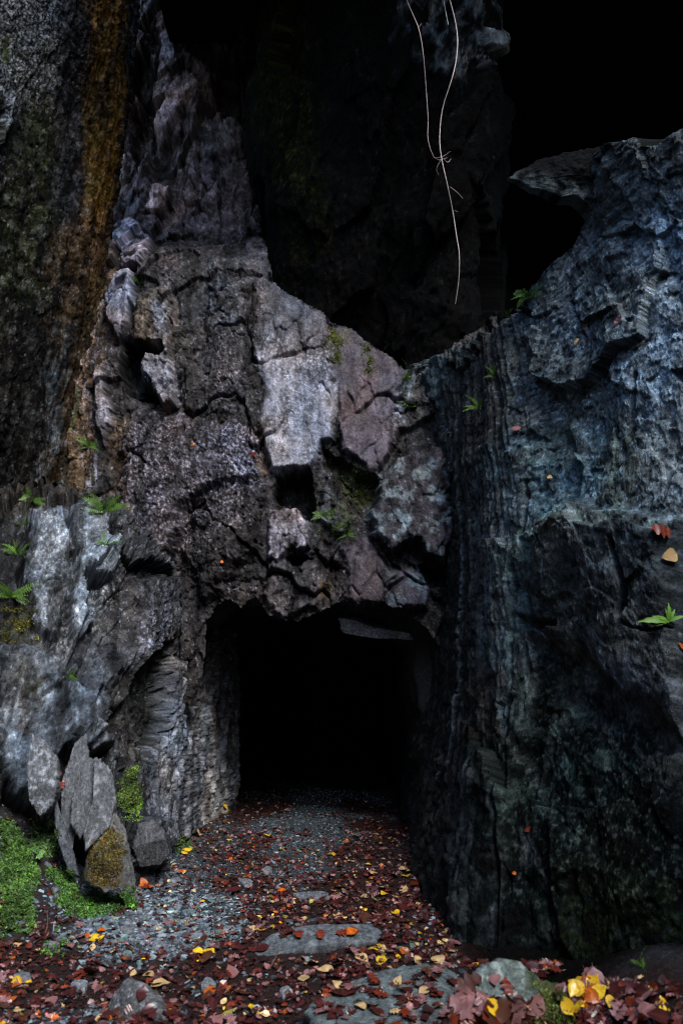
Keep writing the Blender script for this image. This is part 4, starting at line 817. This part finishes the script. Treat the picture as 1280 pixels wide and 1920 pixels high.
for i in np.where(single)[0]:
    cn_ = names[lc[i]]; kd = 'ovate' if lkind[i] == 0 else 'lobed'; loc = Vector(P3[i]); nor = Vector(ltilt[i])
    if stone_zone[i]:
        l2, n2 = hit(ppx[i], ppy[i])
        if l2 and n2.z < 0.6: continue
        if l2: loc = l2 + n2 * 0.008; nor = n2 + Vector((rng.normal(0, 0.15), rng.normal(0, 0.15), 0.2))
    z = zone(ppx[i], ppy[i])
    place_leaf(kd, cn_, int(rng.integers(0, 6)), loc, nor, lyaw[i], ls[i] * 1.35, f'{SHADE[cn_]} {"oval" if kd == "ovate" else "lobed"} leaf {z}', f'{SHADE[cn_]} {kd} leaves {z}')
rest = ~single & ~stone_zone & ~bare
bulk = []
for kd, kk in (('ovate', 0), ('lobed', 1)):
    idx = np.where(rest & (lkind == kk))[0]
    col = np.array([LCOL[names[c]] for c in lc[idx]]) * np.exp(0.3 * rng.standard_normal((len(idx), 1)))
    bulk.append(tag(link('leaf_litter', scatter_mesh('leaf_litter', M_LEAF, SHAPES[kd], P3[idx], ltilt[idx], lyaw[idx], ls[idx] * 1.15, np.clip(col, 0.01, 0.8))), kind='stuff'))

def leaf_drift(poly, n, size):
    p = np.array(poly, float); pos, nr_ = [], []
    for _ in range(n * 3):
        x, y = random.uniform(p[:, 0].min(), p[:, 0].max()), random.uniform(p[:, 1].min(), p[:, 1].max())
        if len(pos) >= n or sdf(poly, np.array([x]), np.array([y]))[0] > random.uniform(-12, 6): continue
        l, nn = hit(x, y)
        if l is not None: pos.append(tuple(l + nn * random.uniform(0.004, 0.02))); nr_.append(tuple(nn))
    k = len(pos); cc = np.array([LCOL[names[c]] for c in rng.choice(len(names), k, p=probs)]) * np.exp(0.35 * rng.standard_normal((k, 1)))
    tag(link('leaf_litter', scatter_mesh('leaf_litter', M_LEAF, SHAPES['lobed'] + SHAPES['ovate'], np.array(pos), np.array(nr_) + 0.35 * rng.standard_normal((k, 3)), rng.uniform(0, 6.28, k), size * np.exp(0.3 * rng.standard_normal(k)), np.clip(cc, 0.01, 0.8))), kind='stuff')
leaf_drift([(1050, 1870), (1110, 1842), (1165, 1838), (1225, 1862), (1285, 1930), (1040, 1930)], 330, 0.05)
leaf_drift([(850, 1895), (930, 1872), (1010, 1885), (1040, 1930), (840, 1930)], 90, 0.055)
leaf_drift([(580, 1880), (700, 1840), (840, 1815), (870, 1860), (840, 1925), (590, 1925)], 70, 0.045)
leaf_drift([(1170, 1835), (1295, 1850), (1295, 1935), (1200, 1935)], 80, 0.045)
leaf_drift([(200, 1930), (215, 1880), (310, 1900), (315, 1930)], 14, 0.04)

# leaves one can point at
def special(px, py, cname, kd, size, label, yaw=None, up=0.35, group=None):
    loc, nor = hit(px, py)
    if loc is None: return
    nn = (nor + Vector((0, 0, up)) + Vector((random.gauss(0, 0.1), random.gauss(0, 0.1), 0))).normalized()
    place_leaf(kd, cname, random.randrange(6), loc + nor * 0.015, nn, random.uniform(0, 6.28) if yaw is None else yaw, size, label, group)
for a_ in [(1250, 1042, 'tan', 'ovate', 0.115, 'pale tan leaf lying on the block at the right edge'), (1235, 996, 'red', 'lobed', 0.13, 'curled rust red leaf on the ledge at the right edge'),
           (1275, 1213, 'orange', 'ovate', 0.05, 'orange leaf stuck below the strap leaved fern at right'), (1100, 608, 'red', 'lobed', 0.12, 'dark red leaf caught high on the right wall'),
           (1082, 643, 'tan', 'ovate', 0.07, 'small tan leaf under the dark red leaf on the right wall'), (1160, 600, 'pinkish', 'lobed', 0.08, 'pinkish leaf on the right wall near the bright wet sheet'),
           (968, 805, 'pinkish', 'ovate', 0.10, 'pinkish leaf hanging on the right wall by the striped strip'), (1032, 896, 'tan', 'ovate', 0.05, 'small pale leaf on the teal part of the right wall'),
           (618, 1097, 'tan', 'ovate', 0.09, 'pale leaf stuck on the rock just above the tunnel mouth'), (472, 851, 'red', 'ovate', 0.065, 'small red leaf stuck on the glittering crust left of the pale slab'),
           (362, 833, 'orange', 'lobed', 0.05, 'tiny orange leaf on the top of the crusted bulge'), (415, 1055, 'orange', 'ovate', 0.045, 'tiny orange leaf on the dark crust over the arch'),
           (993, 1557, 'red', 'ovate', 0.055, 'rust red leaf on the dark lower right wall'), (960, 1636, 'orange', 'ovate', 0.03, 'tiny orange leaf low on the right wall'), (114, 1455, 'pinkish', 'lobed', 0.07, 'pinkish leaf wedged between the pale pointed rock and the split slabs'),
           (118, 1472, 'red', 'lobed', 0.06, 'reddish leaf wedged beside the split slabs'), (140, 1682, 'pinkish', 'lobed', 0.06, 'pinkish leaf on the green moss left of the brown boulder'), (98, 1672, 'red', 'ovate', 0.065, 'rust red leaf on the bare soil by the moss bank')]:
    special(*a_)
spots = {'yellow': [(35, 1838), (48, 1850), (175, 1768), (182, 1760), (372, 1790), (392, 1788), (488, 1748), (345, 1602), (352, 1596), (630, 1696), (712, 1778), (718, 1680), (742, 1716), (432, 1578), (500, 1568), (420, 1512), (715, 1805), (700, 1785), (760, 1645), (690, 1625)],
         'tan': [(755, 1633), (768, 1636), (368, 1558), (375, 1568), (302, 1628), (330, 1625), (280, 1835), (300, 1852), (756, 1672), (765, 1684), (745, 1686), (785, 1702), (570, 1840), (610, 1825)],
         'orange': [(268, 1655), (282, 1668), (190, 1748), (530, 1675), (20, 1880), (660, 1752), (755, 1790), (395, 1862)],
         'pinkish': [(705, 1785), (730, 1788), (695, 1800), (150, 1760), (130, 1780), (660, 1790), (840, 1815), (820, 1825), (790, 1880), (655, 1855), (600, 1900), (170, 1810), (440, 1800)],
         'red': [(275, 1668), (680, 1790), (600, 1755), (560, 1756), (640, 1752), (700, 1840), (715, 1870), (820, 1870), (760, 1905)]}
for cn_, L in spots.items():
    for (x, y) in L:
        z = zone(x, y)
        special(x, y, cn_, 'ovate' if cn_ in ('yellow', 'tan', 'orange') else 'lobed', random.uniform(0.065, 0.10), f'{SHADE[cn_]} {"oval" if cn_ in ("yellow", "tan", "orange") else "lobed"} leaf {z}', None, 0.8, f'{SHADE[cn_]} {"ovate" if cn_ in ("yellow", "tan", "orange") else "lobed"} leaves {z}')
bpy.context.view_layer.update()
heap = [('brown', (865, 1005, 1872, 1930), 8, 'dark brown leaf in the heap in front of the pale foreground boulder'), ('pinkish', (865, 1005, 1872, 1930), 12, 'pinkish brown leaf in the heap in front of the pale foreground boulder'), ('red', (850, 960, 1895, 1925), 7, 'rust red leaf in the heap in front of the pale foreground boulder'), ('yellow', (915, 935, 1880, 1890), 1, 'bright yellow leaf in the heap in front of the pale foreground boulder'),
        ('yellow', (1070, 1150, 1838, 1862), 9, 'bright yellow leaf in the clump on the rust brown rock'), ('orange', (1080, 1150, 1840, 1870), 5, 'bright orange leaf in the clump on the rust brown rock'), ('pinkish', (1080, 1120, 1822, 1850), 3, 'pinkish brown leaf in the clump on the rust brown rock'),
        ('red', (1150, 1240, 1850, 1920), 5, 'rust red leaf in the pile sloping down at the lower right'), ('maroon', (1150, 1240, 1850, 1920), 12, 'dark maroon leaf in the pile sloping down at the lower right'), ('pinkish', (1160, 1235, 1870, 1920), 10, 'pinkish brown leaf in the pile sloping down at the lower right'), ('yellow', (1060, 1110, 1875, 1892), 2, 'long yellow leaf across the green mossy rock'), ('yellow', (1145, 1165, 1870, 1895), 1, 'upright yellow leaf on the rust brown rock')]
for cn_, (x0, x1, y0, y1), n, lab in heap:
    for _ in range(n):
        special(random.uniform(x0, x1), random.uniform(y0, y1), cn_, 'ovate' if cn_ in ('yellow', 'orange') else random.choice(('lobed', 'ovate')), (random.uniform(0.05, 0.08) if cn_ in ('yellow', 'orange') else random.uniform(0.065, 0.115)), lab, None, 0.1, lab.replace('leaf', 'leaves', 1) if n > 1 else None)

# ------------------------------------------------------------------ ferns
def frond_mesh(seed, n=14):
    r_ = np.random.default_rng(seed); V, F, Cc = [], [], []
    droop = r_.uniform(0.35, 0.8); g = np.array((0.078, 0.165, 0.022)) * r_.uniform(0.7, 1.3)
    for i in range(n + 1):
        t = i / n; y = t * (1 - 0.15 * droop * t); z = 0.35 * t - droop * t * t; w_ = 0.010 * (1 - t) + 0.003
        V += [(-w_, y, z), (w_, y, z)]; Cc += [g * 0.7] * 2
        if i: F.append((2 * i - 2, 2 * i - 1, 2 * i + 1, 2 * i))
    for i in range(1, n + 1):
        t = i / (n + 0.5); y = t * (1 - 0.15 * droop * t); z = 0.35 * t - droop * t * t; ln = 0.14 * math.sin(math.pi * min(t * 0.8 + 0.2, 1)) * r_.uniform(0.8, 1.1)
        for sg in (-1, 1):
            b = len(V); dz = r_.uniform(-0.05, 0.03)
            V += [(0, y - 0.015, z), (sg * ln * 0.5, y - 0.012 + 0.10 * ln, z + 0.02), (sg * ln, y + 0.30 * ln, z + dz), (sg * ln * 0.5, y + 0.030 + 0.15 * ln, z + 0.02), (0, y + 0.018, z)]
            Cc += [g * r_.uniform(0.8, 1.25)] * 5; F.append((b, b + 1, b + 2, b + 3, b + 4))
    return raw_mesh('frond', V, F, M_GREEN, np.array(Cc))
FRONDS = [frond_mesh(800 + i) for i in range(5)]
ferns = [(262, 533, 0.17, 6, 'small green fern on the pale block near the ochre stripe'), (168, 838, 0.17, 6, 'small fern beside the ochre seep on the left'), (196, 960, 0.22, 9, 'largest fern, hanging left of the crusted bulge'), (200, 1022, 0.17, 6, 'fern just below the largest fern by the bulge'),
         (62, 940, 0.17, 6, 'fern at the top corner of the pale blue outcrop slab'), (46, 985, 0.13, 5, 'little fern just under the one at the outcrop top'), (36, 1040, 0.20, 7, 'fern with red stalks at the left edge of the outcrop'), (22, 1118, 0.22, 7, 'broad fern low on the outcrop at the left edge'),
         (946, 592, 0.22, 6, 'lower fern on the crest of the right wall'), (992, 556, 0.22, 7, 'upper fern on the crest of the right wall against the black cavern'), (928, 704, 0.17, 4, 'thin small fern on the right wall by the striped strip'), (897, 765, 0.15, 5, 'tiny fern growing in the striped strip'),
         (768, 765, 0.14, 5, 'tiny fern at the right end of the purple slab'), (760, 712, 0.20, 6, 'dark fern under the point of the cavern edge'), (126, 1268, 0.15, 5, 'small yellowish fern above the pointed boulders'), (606, 968, 0.15, 5, 'fern tuft in the mossy hollow above the tunnel'), (650, 1003, 0.12, 5, 'tiny fern right of the mossy hollow above the tunnel'), (1110, 1850, 0.15, 5, 'dark fern in the shade at the foot of the right wall')]
ferns[-1] = (1205, 1815, 0.09, 4, 'dark fern in the shade at the foot of the right wall')
for (x, y, s, n, lab) in ferns:
    loc, nor = hit(x, y)
    if loc is None: continue
    e = link('fern', None); e.location = loc - nor * 0.01; tag(e, lab, 'fern', 'ferns rooted in cracks of the rock')
    out = Vector((nor.x, nor.y, max(nor.z, 0) + 0.25)).normalized(); side = out.cross(Vector((0, 0, 1))).normalized()
    n = int(n * 2.2)
    for k in range(n):
        an = (k + 0.5) / n * math.pi - math.pi / 2 + random.uniform(-0.25, 0.25)
        dirv = (out * 0.55 * math.cos(an) + side * math.sin(an) + Vector((0, 0, random.uniform(-0.45, 0.6)))).normalized()
        up = (out - dirv * out.dot(dirv)).normalized(); rt = dirv.cross(up)
        f = link('frond', random.choice(FRONDS), e); ss = s * random.uniform(0.55, 1.2)
        f.matrix_local = Matrix(((rt.x, dirv.x, up.x, 0), (rt.y, dirv.y, up.y, 0), (rt.z, dirv.z, up.z, 0), (0, 0, 0, 1))) @ Matrix.Diagonal((ss, ss, ss, 1))
# strap-leaved fern at the right edge
def strap_mesh(seed):
    r_ = np.random.default_rng(seed); V, F = [], []
    for i in range(9):
        t = i / 8; w_ = (0.11 * math.sin(math.pi * (0.12 + 0.86 * t)) + 0.012 * (-1) ** i) + 0.01; y = t; z = 0.3 * t - 0.5 * t * t
        V += [(-w_, y, z + 0.03), (0, y, z), (w_, y, z + 0.03)]
        if i: a_ = 3 * i - 3; F += [(a_, a_ + 1, a_ + 4, a_ + 3), (a_ + 1, a_ + 2, a_ + 5, a_ + 4)]
    return raw_mesh('frond', V, F, M_GREEN, np.tile(np.array((0.12, 0.27, 0.03)) * r_.uniform(0.8, 1.1), (27, 1)))
loc, nor = hit(1252, 1165)
if loc:
    e = link('strap_fern', None); e.location = loc; tag(e, 'bright green strap leaved fern in the crack at the right edge', 'fern')
    for k, (dx, dz, ss) in enumerate([(q[0], q[1], q[2] * 0.75) for q in [(-1, 0.05, 0.22), (-0.75, 0.30, 0.12), (0.05, 1, 0.13), (0.6, 0.25, 0.12), (-0.15, 0.75, 0.09), (0.5, 0.9, 0.1), (-0.9, -0.2, 0.14)]]):
        dirv = Vector((dx, -0.25 if dx else -0.4, dz)).normalized(); up = (Vector(nor) + Vector((0, 0, 0.4))); up = (up - dirv * up.dot(dirv)).normalized(); rt = dirv.cross(up)
        f = link('frond', strap_mesh(850 + k), e)
        f.matrix_local = Matrix(((rt.x, dirv.x, up.x, 0), (rt.y, dirv.y, up.y, 0), (rt.z, dirv.z, up.z, 0), (0, 0, 0, 1))) @ Matrix.Diagonal((ss, ss, ss, 1))

# ------------------------------------------------------------------ moss (tiny tufts grown over the surfaces)
TUFT = []
for i in range(6):
    r_ = np.random.default_rng(900 + i); V, F = [], []
    for k in range(4):
        an = r_.uniform(0, 6.283); ln = r_.uniform(0.6, 1.2); hh = r_.uniform(0.1, 0.8); b = len(V); ca, sa = math.cos(an), math.sin(an); w_ = 0.3
        V += [(0, 0, -0.1), (ca * ln * 0.5 - sa * w_, sa * ln * 0.5 + ca * w_, hh * 0.7), (ca * ln, sa * ln, hh * 0.6), (ca * ln * 0.5 + sa * w_, sa * ln * 0.5 - ca * w_, hh * 0.7)]; F.append((b, b + 1, b + 2, b + 3))
    TUFT.append((V, F))
def moss(poly, n, size, col, var=0.45, thr=-9.0, lift=0.0):
    p = np.array(poly); pos, nr_ = [], []
    tries = 0
    while len(pos) < n and tries < n * 6:
        tries += 1; x = random.uniform(p[:, 0].min(), p[:, 0].max()); y = random.uniform(p[:, 1].min(), p[:, 1].max())
        d = sdf(poly, np.array([x]), np.array([y]))[0]; nz = float(fbm(np.array([x / 28.0]), np.array([y / 28.0]), 3, 950)[0])
        if d + 26 * nz + random.uniform(-4, 9) > 0 or nz < thr: continue
        l, nn = hit(x, y)
        if l is None: continue
        pos.append(l + nn * lift); nr_.append(nn)
    if not pos: return
    k = len(pos); nz = fbm(np.array([q[0] for q in pos]) * 9, np.array([q[2] for q in pos]) * 9, 3, 960)
    c = np.array(col)[None] * np.exp(var * rng.standard_normal((k, 1)) + 1.6 * nz[:, None]) * (1 + 0.12 * rng.standard_normal((k, 3)))
    tag(link('moss', scatter_mesh('moss', M_GREEN, TUFT, np.array([tuple(q) for q in pos]), np.array([tuple(q) for q in nr_]) + 0.25 * rng.standard_normal((k, 3)), rng.uniform(0, 6.28, k), size * np.exp(0.3 * rng.standard_normal(k)), np.clip(c, 0.005, 0.6))), kind='stuff')
GR = (0.048, 0.105, 0.017)
moss([(0, 1535), (30, 1540), (60, 1600), (75, 1650), (60, 1700), (0, 1745)], 5000, 0.0115, GR)
moss([(55, 1560), (85, 1540), (110, 1550), (105, 1600), (70, 1610)], 900, 0.016, (0.07, 0.13, 0.04))
moss([(85, 1620), (120, 1630), (170, 1680), (250, 1670), (255, 1700), (180, 1725), (130, 1710), (100, 1670)], 3200, 0.011, (0.042, 0.11, 0.014))
moss([(0, 1690), (70, 1700), (60, 1750), (0, 1760)], 700, 0.012, GR, thr=-0.1)
moss([(235, 1440), (262, 1425), (268, 1470), (262, 1540), (240, 1540), (218, 1500)], 1100, 0.011, (0.075, 0.125, 0.02))
moss([(335, 1565), (360, 1555), (362, 1590), (330, 1605)], 250, 0.013, (0.06, 0.12, 0.015))
moss([(70, 1790), (110, 1730), (150, 1740), (110, 1800)], 250, 0.010, (0.06, 0.12, 0.02), thr=0.0)
moss([(165, 1600), (215, 1540), (240, 1600), (215, 1665), (165, 1650)], 1100, 0.011, (0.085, 0.062, 0.016))
moss([(612, 605), (645, 625), (640, 685), (612, 685)], 450, 0.011, (0.065, 0.075, 0.012), thr=-0.05)
moss([(672, 640), (702, 652), (700, 705), (680, 700)], 250, 0.011, (0.065, 0.075, 0.012), thr=0.0)
moss([(640, 870), (705, 892), (690, 960), (650, 930)], 500, 0.013, (0.055, 0.07, 0.01), thr=-0.1)
moss([(590, 960), (620, 950), (665, 980), (650, 1010), (600, 1000)], 300, 0.011, (0.06, 0.10, 0.014), thr=0.05)
moss([(0, 1130), (70, 1140), (75, 1200), (0, 1210)], 600, 0.012, (0.07, 0.065, 0.01), thr=-0.05)
moss([(1000, 1840), (1060, 1870), (1080, 1920), (1010, 1920)], 700, 0.009, (0.06, 0.075, 0.014))

# ------------------------------------------------------------------ hanging roots
def tube(pts, r0, r1, col, sides=6):
    p = np.array(pts, float); n = len(p)
    d = np.concatenate([[0], np.cumsum(np.linalg.norm(np.diff(p, axis=0), axis=1))]); q = np.linspace(0, d[-1], max(n * 4, 6))
    def cr(k):
        t = np.gradient(p[:, k], d); i = np.clip(np.searchsorted(d, q) - 1, 0, n - 2); h = d[i + 1] - d[i]; f = (q - d[i]) / h
        return (2*f**3-3*f**2+1)*p[i, k] + (f**3-2*f**2+f)*h*t[i] + (-2*f**3+3*f**2)*p[i+1, k] + (f**3-f**2)*h*t[i+1]
    c = np.stack([cr(0), cr(1), cr(2)], -1); m = len(c); tg = np.gradient(c, axis=0); tg /= np.linalg.norm(tg, axis=1, keepdims=True)
    a_ = np.cross(tg, np.array((0.3, 1, 0.1))); a_ /= np.linalg.norm(a_, axis=1, keepdims=True); b_ = np.cross(tg, a_)
    th = np.arange(sides) / sides * 6.283; rad = np.linspace(r0, r1, m)
    V = c[:, None] + rad[:, None, None] * (np.cos(th)[None, :, None] * a_[:, None] + np.sin(th)[None, :, None] * b_[:, None])
    F = [(i * sides + j, i * sides + (j + 1) % sides, (i + 1) * sides + (j + 1) % sides, (i + 1) * sides + j) for i in range(m - 1) for j in range(sides)]
    cc = np.array(col)[None] * (1 + 0.35 * fbm(np.arange(m) * 0.3, np.zeros(m), 3, 970))[:, None]
    return V.reshape(-1, 3), F, np.repeat(cc, sides, 0)
RY = 5.75
def root(label, main, twigs, r, col):
    pts = [at(x, y, RY + 0.06 * math.sin(i * 1.7)) for i, (x, y) in enumerate(main)]
    top = np.array(pts[0]); pts = [top + np.array((-0.12, 0.05, 9.0 - top[2])), top + np.array((-0.05, 0.02, 0.8))] + pts
    V, F, c = tube(pts, r, r * 0.6, col); base = pts[0]
    o = link('hanging_root', raw_mesh('hanging_root', V - base, F, M_ROOT, np.clip(c, 0.02, 0.8))); o.location = Vector(base); tag(o, label, 'root', 'roots hanging from the cavern roof')
    for tw in twigs:
        V, F, c = tube([at(x, y, RY + 0.03 * i) for i, (x, y) in enumerate(tw)], r * 0.55, r * 0.3, np.array(col) * 0.8)
        link('twig', raw_mesh('twig', V - base, F, M_ROOT, np.clip(c, 0.02, 0.8)), o)
WH = (0.55, 0.46, 0.42)
root('long pale root hanging lowest, ending far down in the black hollow', [(843, 0), (852, 35), (855, 110), (846, 150), (830, 200), (824, 250), (828, 300), (838, 345), (849, 400), (855, 440), (861, 485), (859, 530), (853, 570)],
     [[(843, 350), (858, 362), (867, 372)], [(826, 300), (818, 318), (822, 328)], [(832, 298), (838, 304), (845, 298)], [(852, 395), (858, 397)]], 0.0040, WH)
root('thin pale root at left that hooks back up into a twig at its lower end', [(762, 0), (775, 30), (785, 55), (793, 100), (798, 160), (802, 220), (805, 275), (811, 292), (825, 300), (838, 296)],
     [[(784, 52), (790, 44)], [(815, 297), (832, 292), (843, 284)], [(803, 222), (801, 230)]], 0.0031, (0.45, 0.35, 0.32))
root('short pale root ending near the top of the picture', [(831, 0), (835, 22), (840, 46)], [], 0.003, (0.45, 0.45, 0.42))

for (x1, y1, x2, y2, lab) in [(196, 1778, 262, 1772, 'thin brown stick lying on the gravel left of the long slab'), (505, 1822, 522, 1786, 'short stick leaning on the litter in front of the long slab'), (84, 1760, 88, 1716, 'dry stalk standing at the edge of the moss bank'), (415, 1872, 440, 1858, 'pale broken stick in the foreground litter'), (300, 1680, 330, 1672, 'short dark stick near the jamb rock')]:
    a_, b_ = on_ground(x1, y1), on_ground(x2, y2) if abs(y1 - y2) < 30 else at(x2, y2, on_ground(x1, y1)[1])
    a_ = a_ + np.array((0, 0, 0.015)); b_ = b_ + np.array((0, 0, 0.02)); V, F, c = tube([a_, a_ * 0.6 + b_ * 0.4 + np.array((0.01, 0, 0.008)), b_], 0.005, 0.003, (0.13, 0.075, 0.05))
    o = link('stick', raw_mesh('stick', V - a_, F, M_ROOT, np.clip(c, 0.01, 0.8))); o.location = Vector(a_); tag(o, lab, 'stick')

# ------------------------------------------------------------------ labels that would repeat get their place among their like
bpy.context.view_layer.update()
ORD = ['first', 'second', 'third', 'fourth', 'fifth', 'sixth', 'seventh', 'eighth', 'ninth', 'tenth', 'eleventh', 'twelfth', 'thirteenth', 'fourteenth', 'fifteenth', 'sixteenth']
same = {}
for o in sc.objects:
    if o.parent is None and o.get('category') == 'leaf': same.setdefault(o['label'], []).append(o)
for lab, L in same.items():
    if 1 < len(L) <= 16:
        L.sort(key=lambda o: float(project(np.array(o.location, float))[0]))
        for i, o in enumerate(L):
            o['label'] = (('leftmost ' if i == 0 else 'rightmost ' if i == len(L) - 1 else ORD[i] + ' from left, ') + lab)
